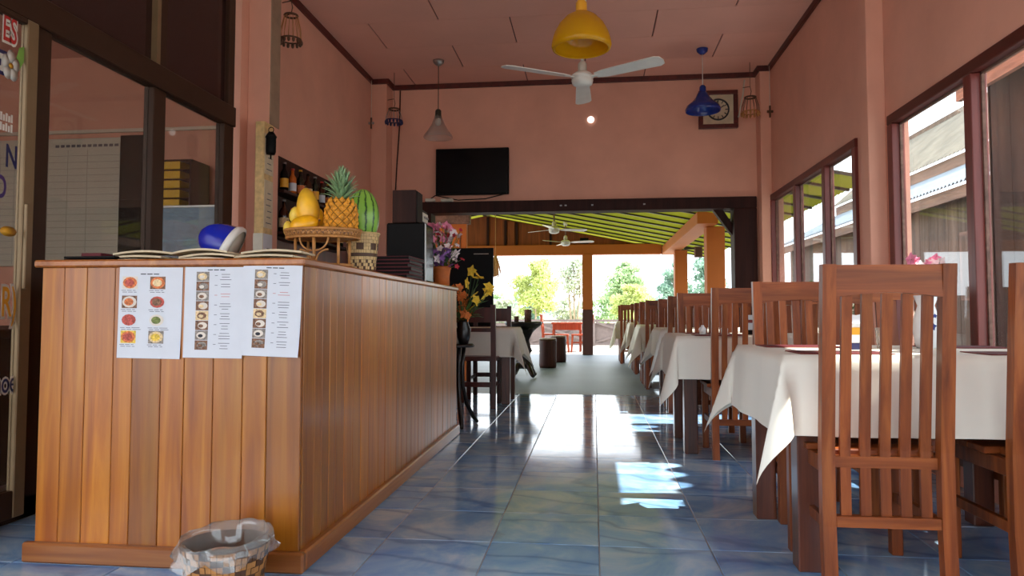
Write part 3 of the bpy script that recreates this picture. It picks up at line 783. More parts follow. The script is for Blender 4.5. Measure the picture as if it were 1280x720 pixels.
def fruit(name, label, cat, loc, r, m, rot, pinch=.0, stem=True):
    th = thing(name, label, cat, loc)
    t = MB(); k = 12
    prof = [(math.sin(PI * i / k) * (1 - pinch * (i / k - .5) * 1.2), -math.cos(PI * i / k)) for i in range(k + 1)]; prof[0] = (0, -1); prof[-1] = (0, 1)
    R_ = rot.to_matrix() @ Matrix.Diagonal(Vector(r)); t.lathe(prof, m, 18, (0, 0, 0), R_); t.obj('skin', th)
    if stem:
        u = rot.to_matrix() @ Vector((0, 0, r[2])); t = MB(); t.tube([tuple(u * .97), tuple(u * 1.12)], [.004, .003], 'basket_dark', 6); t.obj('stem', th)
    return th
fruit('papaya', 'large ripe yellow papaya standing beside the pineapple', 'papaya', (FX - .068, FYY + .008, TZ + .125), (.046, .044, .083), 'papaya', Euler((0, math.radians(-8), 0)), .35)
fruit('papaya', 'orange yellow papaya lying in front on the fruit stand', 'papaya', (FX - .06, FYY - .045, TZ + .048), (.04, .045, .058), 'mango', Euler((0, math.radians(70), .3)), .2)
fruit('mango', 'small pale yellow mango on top of two others', 'mango', (FX - .118, FYY - .005, TZ + .095), (.022, .022, .034), 'banana', Euler((.1, .12, 0)), .3)
fruit('mango', 'small pale yellow mango at the left end of the fruit stand', 'mango', (FX - .137, FYY - .02, TZ + .036), (.021, .021, .034), 'banana', Euler((0, -.15, 0)), .3)
fruit('mango', 'small pale yellow mango between its twin and the papaya', 'mango', (FX - .1, FYY - .035, TZ + .036), (.02, .02, .035), 'banana', Euler((0, .1, 0)), .3)
fruit('mango', 'slender yellow mango leaning between papaya and pineapple', 'mango', (FX - .03, FYY + .03, TZ + .075), (.022, .024, .05), 'mango', Euler((0, .05, 0)), .2)
# pineapple
pa = thing('pineapple', 'whole ripe pineapple with a spiky grey-green crown', 'pineapple', (FX + .075, FYY, TZ))
def pr(h): return .062 * (1 - abs((h - .45) / .62) ** 3.2 * .55) if 0 <= h <= 1 else 0
t = MB(); t.lathe([(0, 0)] + [(pr(k / 14) * .95, .155 * k / 14) for k in range(15)] + [(0, .155)], 'pine_body', 20); t.obj('core', pa)
t = MB(); rowsn = 9; per = 11
for r in range(rowsn):
    for k in range(per):
        h = (r + .5) / rowsn; a = 2 * PI * (k + .5 * (r % 2)) / per; rad = pr(h)
        ct = Vector((rad * math.cos(a), rad * math.sin(a), .155 * h)); u = Vector((-math.sin(a), math.cos(a), 0)); nn = Vector((math.cos(a), math.sin(a), 0)); up_ = Vector((0, 0, 1))
        sw, shh = PI * rad / per * .93, .0155
        ring = [ct + u * sw, ct + up_ * shh, ct - u * sw, ct - up_ * shh]; rin = [ct + (q - ct) * .45 + nn * .006 for q in ring]
        tip = ct + nn * .0085 + up_ * .002
        vs_ = [tuple(q) for q in ring + rin + [tip]]
        t.add(vs_, [(0, 1, 5, 4), (1, 2, 6, 5), (2, 3, 7, 6), (3, 0, 4, 7), (4, 5, 8), (5, 6, 8), (6, 7, 8), (7, 4, 8)], 'pine_eye')
o = t.obj('eyes', pa); o['kind'] = 'stuff'
rr = random.Random(5)
t = MB()
for k in range(78):
    lay = k / 78; a = k * 2.399; ln = .058 + .03 * (1 - abs(lay - .4) * 1.5) + rr.uniform(-.006, .008); el = math.radians(24 + 60 * lay ** .8)
    base = Vector((.018 * (1 - lay) * math.cos(a), .018 * (1 - lay) * math.sin(a), .152 + .075 * lay)); dirv = Vector((math.cos(a) * math.cos(el), math.sin(a) * math.cos(el), math.sin(el)))
    side = Vector((-math.sin(a), math.cos(a), 0)); upv = dirv.cross(side) * -1
    pts = []
    for s_ in range(5):
        q = s_ / 4; w_ = .0125 * (1 - q ** 1.5) + .0004; p_ = base + dirv * ln * q + Vector((0, 0, -.02 * q * q * (1.4 - lay) + .012 * q))
        pts += [p_ - side * w_, p_ - upv * w_ * .3, p_ + side * w_, p_ + upv * .0012]
    fs_ = [(4 * i + j, 4 * i + (j + 1) % 4, 4 * i + 4 + (j + 1) % 4, 4 * i + 4 + j) for i in range(4) for j in range(4)]
    t.add([tuple(q) for q in pts], fs_, 'pine_leaf', True)
o = t.obj('crown', pa); o['kind'] = 'stuff'
# watermelon in a woven basket
WX, WY = -1.02, 3.06
wb_ = thing('woven_basket', 'pale woven bamboo basket with dark pattern holding the watermelon', 'basket', (WX, WY, CT))
t = MB(); t.lathe([(0, .004), (.055, .004), (.062, .06), (.073, .165), (.070, .165), (.059, .06), (.052, .01), (0, .01)], 'basket_dark', 28); t.obj('body', wb_)
t = MB(); nb = 40
for k in range(nb):
    a = 2 * PI * k / nb
    for j in range(11):
        dark = (j in (4,)) or (j in (6, 7) and (k // 3) % 2 == 0) or (j < 3 and (k + j) % 3 == 0)
        z0, z1 = .006 + .0145 * j, .0195 + .0145 * j; r0, r1 = .056 + .017 * z0 / .165, .056 + .017 * z1 / .165
        da = PI / nb * .92; o_ = .0022 if (k + j) % 2 else .0008
        q = [((r + o_) * math.cos(a + s_ * da), (r + o_) * math.sin(a + s_ * da), z) for r, z, s_ in ((r0, z0, -1), (r0, z0, 1), (r1, z1, 1), (r1, z1, -1))]
        t.add(q, [(0, 1, 2, 3)], 'basket_dark' if dark else 'basket_light')
o = t.obj('strips', wb_); o['kind'] = 'stuff'
t = MB(); t.tube(oval(.073, .073, .166), .005, 'basket_light', 6, True); t.obj('rim', wb_)
t = MB(); prof = [(.0725 * math.sin(PI * i / 16), -.125 * math.cos(PI * i / 16)) for i in range(17)]; prof[0] = (0, -.125); prof[-1] = (0, .125)
t.lathe(prof, 'melon', 32); tag(t.obj('watermelon', None, (WX, WY, CT + .243)), 'striped green watermelon standing upright in the woven basket', 'watermelon')
# menu books
for k in range(6):
    mb = thing('menu_book', ('lowest', 'second lowest', 'third from the bottom', 'fourth from the bottom', 'fifth from the bottom', 'topmost')[k] + ' dark maroon menu book in the stack on the counter', 'book', (-1.07 + .004 * (k % 3), 3.76 + .003 * (k % 2), CT + .019 * k), .02 * ((k * 7) % 5 - 2), 'maroon menu books in a stack')
    t = MB(); t.bb(-.115, .115, -.15, .15, 0, .003, 'red_book'); t.bb(-.115, .115, -.15, .15, .0155, .0185, 'red_book'); t.bb(-.115, -.112, -.15, .15, .003, .0155, 'red_book'); t.obj('cover', mb)
    t = MB(); t.bb(-.111, .112, -.147, .147, .003, .0155, 'black'); t.obj('pages', mb)
# loudspeakers
ps = thing('loudspeaker', 'large black loudspeaker cabinet with a silver edge standing on the counter', 'loudspeaker', (-1.15, 4.40, CT))
t = MB(); t.bb(-.125, .115, -.12, .12, 0, .375, 'black', .008); t.obj('cabinet', ps)
t = MB(); t.bb(.116, .124, -.118, -.10, .01, .37, 'grey', .003); t.obj('silver_edge', ps)
t = MB(); t.bb(.115, .119, -.09, .11, .02, .355, 'screen'); t.obj('grille', ps)
p2 = thing('loudspeaker', 'small dark brown bookshelf loudspeaker on top of the black cabinet', 'loudspeaker', (-1.165, 4.36, CT + .375))
t = MB(); t.bb(-.075, .075, -.075, .075, 0, .205, wood('speaker_veneer', lin(48, 26, 22), lin(60, 34, 28), lin(72, 42, 34), 'z', .5, spec=.15), .004); t.obj('cabinet', p2)
t = MB(); t.bb(.075, .082, -.068, .068, .006, .198, 'black', .003); t.obj('grille', p2)
p3 = thing('amplifier', 'flat black amplifier box behind the small loudspeaker', 'amplifier', (-1.20, 4.64, CT))
t = MB(); t.bb(-.08, .08, -.08, .08, 0, .50, 'black', .006); t.obj('case', p3)
t = MB(); t.bb(.081, .086, -.07, .07, .42, .48, 'offwhite', .002); t.obj('front_panel', p3)
t = MB()
for k in range(3): t.lathe([(0, 0), (.008, 0), (.008, .01), (0, .01)], 'grey', 10, (.086, -.04 + .04 * k, .45), Matrix.Rotation(PI / 2, 3, 'Y'))
t.obj('knobs', p3)

# flowers --------------------------------------------------------------------------------
def blossom(t, ctr, r, mat, n=5, tiltv=None, rnd=random):
    nv = Vector(tiltv) if tiltv else Vector((rnd.uniform(-1, 1), rnd.uniform(-1.2, .2), rnd.uniform(-.2, 1)))
    nv.normalize(); u = nv.orthogonal().normalized(); w = nv.cross(u); ctr = Vector(ctr)
    for k in range(n):
        a = 2 * PI * k / n; d = u * math.cos(a) + w * math.sin(a); s_ = nv.cross(d)
        p = [ctr, ctr + d * r * .5 + s_ * r * .36 + nv * r * .15, ctr + d * r + nv * r * .05, ctr + d * r * .5 - s_ * r * .36 + nv * r * .15, ctr + d * r * .5 - nv * r * .06]
        t.add([tuple(q) for q in p], [(0, 1, 2), (0, 2, 3), (0, 4, 1), (1, 4, 2), (2, 4, 3), (3, 4, 0)], mat)
def leafblade(t, a, bb_, w, mat):
    a, bb_ = Vector(a), Vector(bb_); d = bb_ - a; s_ = d.cross(Vector((0, 0, 1))); s_ = s_.normalized() * w if s_.length > 1e-6 else Vector((w, 0, 0))
    m1 = a + d * .35 + Vector((0, 0, .15 * d.length)); m2 = a + d * .7 + Vector((0, 0, .12 * d.length))
    p = [a, m1 - s_, m1 + s_, m2 - s_ * .8, m2 + s_ * .8, bb_, m1 - Vector((0, 0, .006)), m2 - Vector((0, 0, .006))]
    t.add([tuple(q) for q in p], [(0, 1, 2), (1, 3, 4, 2), (3, 5, 4), (0, 6, 1), (0, 2, 6), (1, 6, 7, 3), (2, 4, 7, 6), (3, 7, 5), (4, 5, 7)], mat, True)
def bouquet(root, z0, spots, leaves, rnd, stemz=None):
    for m in sorted(set(s_[4] for s_ in spots)):
        t = MB()
        for (x, y, z, r, mm) in spots:
            if mm == m: blossom(t, (x, y, z), r, m, 5, None, rnd)
        o = t.obj('blossoms', root); o['label'] = m.replace('petal_', '') + ' blossoms'
    t = MB()
    for (x, y, z, r, mm) in spots: t.tube([(x * .15, y * .15, z0), (x * .6, y * .6, z0 + (z - z0) * .55), (x, y, z)], .0022, 'leaf', 4)
    t.obj('stems', root)
    for (a, bb_, w) in leaves:
        t = MB(); leafblade(t, a, bb_, w, 'leaf'); t.obj('leaf', root)
rr = random.Random(11)
f1 = thing('potted_orchid', 'pink, white and purple orchids in an orange pot at the far end of the counter', 'flowers', (-1.04, 4.80, CT))
t = MB(); t.lathe([(0, 0), (.05, 0), (.056, .06), (.064, .115), (.069, .12), (.066, .135), (.058, .135), (.055, .12), (0, .115)], 'terracotta', 24); t.obj('pot', f1)
sp = []
for k in range(26): sp.append((rr.uniform(-.09, .05), rr.uniform(-.09, .05), rr.uniform(.28, .42), rr.uniform(.028, .042), 'petal_pink'))
for k in range(26): sp.append((rr.uniform(-.03, .13), rr.uniform(-.09, .05), rr.uniform(.18, .42), rr.uniform(.022, .036), 'petal_white'))
for k in range(24): sp.append((rr.uniform(-.10, .08), rr.uniform(-.11, .02), rr.uniform(.13, .25), rr.uniform(.026, .04), 'petal_purple'))
for k in range(16): sp.append((rr.uniform(-.09, .15), rr.uniform(-.08, .05), rr.uniform(.11, .40), rr.uniform(.018, .028), 'petal_red'))
lv = [((0, 0, .12), (rr.uniform(-.12, .12), rr.uniform(-.12, .06), rr.uniform(.18, .3)), .016) for k in range(9)]
bouquet(f1, .12, sp, lv, rr)
f2 = thing('flower_vase', 'yellow and orange artificial lilies in a dark vase on a curved-leg stand', 'flowers', (-.985, 5.36, .62))
t = MB(); t.lathe([(0, 0), (.035, 0), (.05, .05), (.055, .11), (.035, .16), (.04, .18), (.034, .18), (.03, .16), (0, .15)], 'ebony', 20); t.obj('vase', f2)
sp = []
for x, z in ((.10, .53), (.08, .37), (.19, .40), (.06, .27), (.12, .50), (.17, .36), (.07, .55), (.20, .43), (.10, .33), (.03, .46)): sp.append((x, rr.uniform(-.06, 0), z, .052, 'petal_yellow'))
for k in range(34): sp.append((rr.uniform(-.11, .05), rr.uniform(-.08, .03), rr.uniform(.12, .43), rr.uniform(.03, .046), 'petal_orange'))
lv = [((0, 0, .18), (.1, -.05, .36), .024), ((0, 0, .18), (.2, -.05, .33), .024), ((0, 0, .18), (.15, -.06, .22), .022), ((0, 0, .18), (.12, -.02, .46), .02), ((0, 0, .18), (.17, -.02, .28), .02), ((0, 0, .18), (-.12, -.03, .25), .02), ((0, 0, .18), (.1, -.06, .2), .02), ((0, 0, .18), (-.1, 0, .2), .018), ((0, 0, .18), (.16, 0, .20), .018)]
bouquet(f2, .17, sp, lv, rr)
st = thing('plant_stand', 'dark wooden plant stand with curved legs at the end of the counter', 'stand', (-1.03, 5.36, 0))
t = MB(); t.lathe([(0, .595), (.12, .595), (.13, .605), (.12, .62), (0, .62)], 'ebony', 24); t.obj('top', st)
for k in range(3):
    a = -PI / 2 + .35 + 2 * PI * k / 3
    t = MB(); t.tube([(r * math.cos(a), r * math.sin(a), z) for r, z in ((.06, .6), (.045, .45), (.05, .3), (.09, .16), (.16, .05), (.2, .012))], [.016, .016, .016, .017, .016, .012], 'ebony', 8); t.obj('leg', st)

# ------------------------------------------------------------------ dining chairs and tables
def chair_proto():
    th = thing('dining_chair', 'x', 'chair', (0, 0, 0)); W = .385
    def by(z): return -.195 - max(0, z - .43) * .085
    for s_ in (-1, 1):
        x = s_ * (W / 2 - .02)
        t = MB(); t.post([(x, by(0) - .012, 0), (x, by(.2), .2), (x, by(.43), .43), (x, by(.7), .7), (x, by(1.0), 1.0)], .04, .036, 'chair_z'); t.obj('back_post', th)
        t = MB(); t.bb(x - .019, x + .019, .165, .203, 0, .405, 'chair_z', .003); t.obj('front_leg', th)
        t = MB(); t.bb(x - .01, x + .01, by(.2) + .015, .168, .185, .22, 'chair_z', .002); t.obj('side_stretcher', th)
        t = MB(); t.bb(x - .011, x + .011, by(.4) + .015, .168, .355, .405, 'chair_z', .002); t.obj('seat_rail', th)
    t = MB(); n = 8; lo = [(-W / 2 + .04 + (W - .08) * i / n, .900 + .014 * math.sin(PI * i / n)) for i in range(n + 1)]
    outl = lo + [(W / 2 - .04, .998), (-W / 2 + .04, .998)]
    y0 = by(.95); t.prism(outl, 'y', y0 - .015, y0 + .012, 'chair_x'); t.obj('top_rail', th)
    for k in range(5):
        x = (k - 2) * .0585
        t = MB(); t.post([(x, by(.215) + .006, .215), (x, by(.43) + .006, .43), (x, by(.7) + .003, .7), (x, by(.905), .91)], .031, .013, 'chair_z'); t.obj('slat', th)
    t = MB(); t.bb(-W / 2 + .04, W / 2 - .04, by(.2) - .016, by(.2) + .016, .198, .232, 'chair_x', .002); t.obj('lower_rail', th)
    t = MB(); t.bb(-W / 2 + .04, W / 2 - .04, by(.43) - .001, by(.43) + .022, .375, .412, 'chair_x', .002); t.obj('back_seat_rail', th)
    t = MB(); t.bb(-W / 2 + .038, W / 2 - .038, .178, .195, .35, .405, 'chair_x', .002); t.obj('front_rail', th)
    for k in range(4):
        y = by(.43) + .024 + .1005 * k
        t = MB(); t.bb(-W / 2 + (.041 if k == 0 else -.004), W / 2 - (.041 if k == 0 else -.004), y, y + .098, .406, .428, 'chair_x', .003); t.obj('seat_slat', th)
    return th
proto = [None]
def chair(label, x, y, rz=0.0, grp='slatted wooden dining chairs along the right wall'):
    if proto[0] is None:
        proto[0] = chair_proto(); o = proto[0]; o.location = (x, y, 0); o.rotation_euler = (0, 0, rz); o['label'] = label; o['group'] = grp; return o
    return dup(proto[0], label, (x, y, 0), rz, grp)

def dining_table(label, x0, x1, y0, y1, ztop=.708):
    th = thing('dining_table', label, 'table', ((x0 + x1) / 2, (y0 + y1) / 2, 0)); hx, hy = (x1 - x0) / 2, (y1 - y0) / 2
    t = MB(); t.bb(-hx, hx, -hy, hy, ztop - .03, ztop, 'table_wood', .004); t.obj('table_top', th)
    for sx in (-1, 1):
        for sy in (-1, 1):
            cx, cy = sx * (hx - .085), sy * (hy - .085)
            t = MB(); t.bb(cx - .04, cx + .04, cy - .04, cy + .04, 0, ztop - .03, 'table_wood', .004); t.obj('leg', th)
    for sy in (-1, 1):
        t = MB(); t.bb(-hx + .122, hx - .122, sy * (hy - .085) - .012, sy * (hy - .085) + .012, ztop - .12, ztop - .03, 'table_wood'); t.obj('apron', th)
    for sx in (-1, 1):
        t = MB(); t.bb(sx * (hx - .085) - .012, sx * (hx - .085) + .012, -hy + .122, hy - .122, ztop - .12, ztop - .03, 'table_wood'); t.obj('apron', th)
    return th

def tablecloth(label, x0, x1, y0, y1, z, drop, seed, cat='tablecloth', limx=None):
    """one sheet laid over the table: flat on top, edges hang, corners fall in folds"""
    r_ = random.Random(seed); ph = [r_.uniform(0, 6.28) for _ in range(4)]; cdep = [r_.uniform(.75, 1.25) for _ in range(4)]
    hx, hy = (x1 - x0) / 2, (y1 - y0) / 2; cx, cy = (x0 + x1) / 2, (y0 + y1) / 2
    nd = 10
    def axis(h, n): return [-h - drop + drop * i / nd for i in range(nd)] + [-h + 2 * h * i / n for i in range(n + 1)] + [h + drop * (i + 1) / nd for i in range(nd)]
    us, vs_ = axis(hx, 22), axis(hy, 16)
    def P(u, v):
        eu, ev = max(0, abs(u) - hx), max(0, abs(v) - hy); su, sv = (1 if u > 0 else -1), (1 if v > 0 else -1)
        bx, by_ = max(-hx, min(hx, u)), max(-hy, min(hy, v))
        if eu == 0 and ev == 0: return (bx, by_, z)
        if eu > 0 and ev > 0:
            r = math.hypot(eu, ev); th = math.atan2(ev, eu); ci = (su > 0) + 2 * (sv > 0)
            rr_ = r * (1 - .12 * (1 - math.sin(2 * th)) * 0); out = .012 + r * (.05 + .34 * math.sin(2 * th) ** 2 * cdep[ci])
            dx, dy = math.cos(th), math.sin(th)
            wob = .02 * r / drop * math.sin(6 * th + ph[ci])
            return (bx + su * (out * dx - wob * dy), by_ + sv * (out * dy + wob * dx), z - r * (.965 + .15 * math.sin(2 * th) ** 2) + .004)
        e = eu or ev; s_ = e / drop; al = v if eu else u; k = (0 if eu else 1) + (2 if (su if eu else sv) > 0 else 0)
        wave = .010 * s_ * (math.sin(al * 11 + ph[k]) + .5 * math.sin(al * 23 + 2 * ph[k]))
        out = .010 * min(1, e / .02) + .022 * s_ + wave * .7
        if eu: return (bx + su * out, by_, z - e * .99)
        return (bx, by_ + sv * out, z - e * .99)
    pts = [P(u, v) for v in vs_ for u in us]; n = len(us); fs_ = []
    for j in range(len(vs_) - 1):
        for i in range(n - 1): a = j * n + i; fs_.append((a, a + 1, a + n + 1, a + n))
    low = [(p[0] * .998, p[1] * .998, p[2] - .0012) for p in pts]; N = len(pts)
    t = MB(); t.add(pts + low, fs_ + [tuple(N + q for q in reversed(f)) for f in fs_], 'cloth', True)
    return tag(t.obj('tablecloth', None, (cx, cy, 0)), label, cat, 'white tablecloths')

def placemat(label, x, y, z, w=.3, d=.2, rz=0.0):
    t = MB(); t.bb(-w / 2, w / 2, -d / 2, d / 2, 0, .003, 'mat', .001); t.bb(-w / 2 + .012, w / 2 - .012, -d / 2 + .012, d / 2 - .012, .003, .0035, 'red_book')
    return tag(t.obj('placemat', None, (x, y, z), (0, 0, rz)), label, 'placemat', 'dark red placemats')

TT = .715
T = [(0.622, 1.635, 2.43, 3.21), (0.50, 1.60, 4.41, 5.13), (0.59, 1.61, 6.38, 7.16), (.53, 1.5, 8.28, 9.0), (.52, 1.48, 10.30, 11.0), (.40, 1.40, 12.4, 13.1)]
names = ['nearest table by the near window', 'second table, behind the nearest one', 'third table, just before the patio doorway', 'first patio table past the doorway', 'middle patio table', 'last patio table by the yard']
for i, (x0, x1, y0, y1) in enumerate(T):
    dining_table('dark wooden dining table under a white cloth, ' + names[i], x0, x1, y0, y1)
    tablecloth('white cloth draped over the ' + names[i], x0, x1, y0, y1, TT, .26 if i < 3 else .30, 20 + i)
chair('nearest slat-back wooden chair, fully in view before the nearest table', .885, 2.515)
chair('slat-back wooden chair cut by the right edge of the picture', 1.425, 2.515, .02)
chair('sunlit slat-back chair on the far side of the nearest table, left one', .935, 3.22, PI)
chair('slat-back chair on the far side of the nearest table, by the window', 1.43, 3.22, PI + .04)
chair('slat-back chair before the second table, aisle side', .875, 4.50)
chair('slat-back chair before the second table, window side', 1.38, 4.50)
chair('slat-back chair behind the second table, aisle side', .80, 5.07, PI)
chair('slat-back chair behind the second table, window side', 1.33, 5.07, PI)
chair('slat-back chair before the third table, aisle side', .825, 6.48)
chair('slat-back chair before the third table, window side', 1.37, 6.48)
chair('slat-back chair behind the third table at the doorway, aisle side', .845, 7.13, PI)
chair('slat-back chair behind the third table at the doorway, wall side', 1.25, 7.13, PI)
for k, (x0, x1, y0, y1) in enumerate(T[3:]):
    for s_, wh in ((0, 'before'), (1, 'behind')):
        for q, wx in ((0, 'aisle side'), (1, 'yard side')):
            chair('slat-back chair %s the %s, %s' % (wh, names[3 + k], wx), x0 + .24 + .5 * q, (y0 + .09) if s_ == 0 else (y1 - .06), PI * s_, 'slatted wooden chairs on the patio')
# things on the nearest table
zt = TT + .001
placemat('dark red placemat at the aisle end of the nearest table', .83, 2.56, zt)
placemat('dark red placemat at the window end of the nearest table', 1.42, 2.56, zt)
placemat('dark red placemat on the far aisle side of the nearest table', .83, 3.03, zt)
placemat('dark red placemat on the far window side of the nearest table', 1.45, 3.03, zt)
placemat('dark red placemat on the second table, near side', .76, 4.50, zt)
placemat('dark red placemat on the second table, far side', .76, 4.95, zt)
nb = thing('napkin_box', 'white napkin box with an orange band and blue foot on the nearest table', 'napkin box', (.985, 2.83, zt), 0.1)
t = MB(); t.bb(-.036, .036, -.03, .03, 0, .025, 's_navy', .002); t.obj('foot', nb)
t = MB(); t.bb(-.036, .036, -.03, .03, .025, .075, 'porcelain', .002); t.obj('body', nb)
t = MB(); t.bb(-.0365, .0365, -.0305, .0305, .055, .082, 's_orange'); t.obj('band', nb)
t = MB(); t.bb(-.036, .036, -.03, .03, .082, .10, 'porcelain', .002); t.obj('lid', nb)
t = MB()
for k in range(3): t.prism([(-.025, .10), (.025, .10), (.03, .125 + .004 * k), (-.022, .13 - .004 * k)], 'y', -.012 + .008 * k, -.008 + .008 * k, 'paper')
t.obj('napkins', nb)
t = MB(); t.lathe([(0, 0), (.022, 0), (.03, .08), (.028, .08), (.021, .006), (0, .006)], M['shade_clear'], 16); tag(t.obj('water_glass', None, (1.095, 2.86, zt)), 'clear drinking glass beside the napkin box', 'glass')
vz = thing('flower_vase', 'white porcelain vase with blue flowers and pink blooms on the nearest table', 'vase', (1.29, 2.95, zt))
t = MB(); t.lathe([(0, 0), (.036, 0), (.042, .02), (.05, .07), (.044, .12), (.03, .165), (.044, .205), (.040, .205), (.026, .165), (.036, .11), (0, .05)], 'porcelain', 24); t.obj('body', vz)
t = MB(); blossom(t, (-.002, -.05, .085), .018, 's_blue', 5, (0, -1, .1)); blossom(t, (.012, -.043, .125), .01, 's_blue', 5, (.2, -1, .1)); blossom(t, (-.014, -.045, .05), .01, 's_blue', 5, (-.2, -1, 0)); t.obj('blue_flower_painting', vz)
rr = random.Random(4)
sp = [(rr.uniform(-.06, .05), rr.uniform(-.05, .05), rr.uniform(.30, .35), rr.uniform(.022, .034), 'petal_pink' if k % 2 else 'petal_white') for k in range(12)] + [(.085, 0, .26, .026, 'petal_pink'), (.09, -.02, .24, .018, 'petal_white')]
bouquet(vz, .18, sp, [((0, 0, .19), (.07, .02, .27), .012), ((0, 0, .19), (-.07, .0, .27), .012)], rr)
sb = thing('sauce_box', 'white condiment carton with a dark band on the second table', 'carton', (1.00, 4.72, zt))
t = MB(); t.bb(-.03, .03, -.03, .03, 0, .03, 'black', .002); t.obj('foot', sb)
t = MB(); t.bb(-.03, .03, -.03, .03, .03, .075, 'paper', .002); t.obj('body', sb)
t = MB(); t.bb(-.031, .031, -.031, .031, .075, .095, 'mat', .002); t.obj('band', sb)
t = MB(); t.bb(-.03, .03, -.03, .03, .095, .125, 'paper', .002); t.obj('lid', sb)
for k, (x, y) in enumerate(((.70, 4.73), (.84, 4.75))):
    t = MB(); t.lathe([(0, 0), (.02, 0), (.024, .035), (.012, .05), (.008, .06), (0, .06)], 'porcelain', 14)
    tag(t.obj('salt_shaker', None, (x, y, zt)), 'small white shaker on the second table, ' + ('aisle end' if k == 0 else 'beside the carton'), 'shaker', 'shakers on the second table')

# left table with ladder-back chairs
def ladder_chair(label, x, y, rz):
    th = thing('ladder_back_chair', label, 'chair', (x, y, 0), rz, 'dark red ladder-back chairs'); W = .40
    for s_ in (-1, 1):
        px = s_ * (W / 2 - .022)
        t = MB(); t.post([(px, -.20, 0), (px, -.195, .44), (px, -.225, .93)], .044, .04, 'lchair'); t.obj('back_post', th)
        t = MB(); t.bb(px - .02, px + .02, .17, .21, 0, .42, 'lchair', .003); t.obj('front_leg', th)
        t = MB(); t.bb(px - .01, px + .01, -.18, .17, .19, .225, 'lchair'); t.obj('side_stretcher', th)
    t = MB(); t.bb(-W / 2 + .04, W / 2 - .04, -.232, -.208, .77, .905, 'lchair', .003); t.obj('top_rail', th)
    t = MB(); t.bb(-W / 2 + .04, W / 2 - .04, -.222, -.202, .685, .72, 'lchair', .003); t.obj('back_rail', th)
    t = MB(); t.bb(-W / 2 + .04, W / 2 - .04, -.206, -.186, .19, .235, 'lchair', .003); t.obj('stretcher', th)
    t = MB(); t.bb(-W / 2, W / 2, -.17, .215, .42, .46, 'lchair', .006); t.obj('seat', th)
    return th
dining_table('dark wooden dining table under a white cloth, left of the doorway aisle', -1.68, -.74, 6.62, 7.20)
tablecloth('white cloth with a pointed corner on the table left of the aisle', -1.68, -.74, 6.62, 7.20, TT, .27, 5)
ladder_chair('dark red ladder-back chair beyond the end of the counter', -1.075, 6.56, 0)
ladder_chair('dark red ladder-back chair behind the left table, its top just showing', -1.06, 7.22, PI)
sc = thing('standing_board', 'black standing board behind the yellow lilies', 'board', (-1.32, 7.44, 0))
t = MB(); t.bb(-.20, .27, -.012, .012, .35, 1.545, 'black', .004); t.obj('panel', sc)
t = MB(); t.bb(.06, .22, -.014, -.012, 1.478, 1.484, 'offwhite'); t.obj('white_strip', sc)
for x in (-.18, .25):
    t = MB(); t.bb(x - .018, x + .018, -.016, .016, 0, .36, 'black', .003); t.obj('leg', sc)

# waste basket with a clear liner, in front of the counter
wbk = thing('waste_basket', 'woven bamboo waste basket with a clear plastic liner before the counter', 'basket', (-1.115, 2.085, 0))
t = MB(); t.lathe([(0, .003), (.105, .003), (.13, .16), (.126, .16), (.101, .008), (0, .008)], 'basket_dark', 30, sy=.92); t.obj('body', wbk)
t = MB(); nb_ = 46
for k in range(nb_):
    a = 2 * PI * k / nb_
    for j in range(8):
        z0, z1 = .006 + .019 * j, .0235 + .019 * j; r0, r1 = .105 + .025 * z0 / .16, .105 + .025 * z1 / .16; o_ = .003 if (k + j) % 2 else .0012; da = PI / nb_ * .9
        q = [((r + o_) * math.cos(a + s_ * da), .92 * (r + o_) * math.sin(a + s_ * da), z) for r, z, s_ in ((r0, z0, -1), (r0, z0, 1), (r1, z1, 1), (r1, z1, -1))]
        t.add(q, [(0, 1, 2, 3)], 'rattan' if (k // 2 + j) % 3 else 'basket_dark')
o = t.obj('strips', wbk); o['kind'] = 'stuff'
rr = random.Random(8); n = 48; rows_ = []
for r, z, am in ((.098, .03, .004), (.112, .10, .006), (.122, .165, .004), (.128, .182, .006), (.137, .176, .006), (.143, .15, .010), (.147, .125, .016)):
    ph_ = rr.uniform(0, 6)
    rows_.append([((r + am * (math.sin(5 * a + ph_) + .6 * math.sin(13 * a + 2 * ph_))) * math.cos(a), .92 * (r + am * (math.sin(5 * a + ph_) + .6 * math.sin(13 * a + ph_))) * math.sin(a), z + (.014 * math.sin(a + .6) + am * .8 * math.sin(7 * a + ph_) if z > .12 else 0)) for a in [2 * PI * k / n for k in range(n)]])
t = MB(); t.sections(rows_, 'bag', True, False); t.obj('plastic_liner', wbk)

# ------------------------------------------------------------------ on the walls and ceiling
tv = thing('television', 'flat black television mounted high on the pink back wall', 'television', (-1.285, YB, 2.12))
t = MB(); t.bb(-.395, .395, -.10, -.055, 0, .50, 'black', .006); t.obj('case', tv)
t = MB(); t.bb(-.38, .38, -.102, -.10, .02, .485, 'screen'); t.obj('screen', tv)
t = MB(); t.bb(-.12, .12, -.055, 0, .15, .35, 'steel'); t.obj('wall_bracket', tv)
t = MB(); t.bb(.37, .374, -.1025, -.101, .008, .012, 'offwhite'); t.obj('standby_light', tv)
t = MB(); t.tube([(-.33, 7.53, 2.12), (-.6 - .5, 7.53, 2.09), (-1.6, 7.53, 2.08), (-1.75, 7.53, 2.12)] if 0 else [(-.95, 7.52, 2.13), (-1.15, 7.53, 2.085), (-1.45, 7.53, 2.075), (-1.70, 7.53, 2.13), (-1.85, 7.53, 2.03)], .006, 'black', 6)
tag(t.obj('television_cable', None), 'thin black cable sagging below the television', 'cable')
t = MB(); t.bb(-1.80, -1.70, 7.47, 7.54, 2.056, 2.09, 'offwhite', .004); tag(t.obj('power_adapter', None), 'small white adapter on the ledge above the doorway, left one', 'adapter', 'adapters above the doorway')
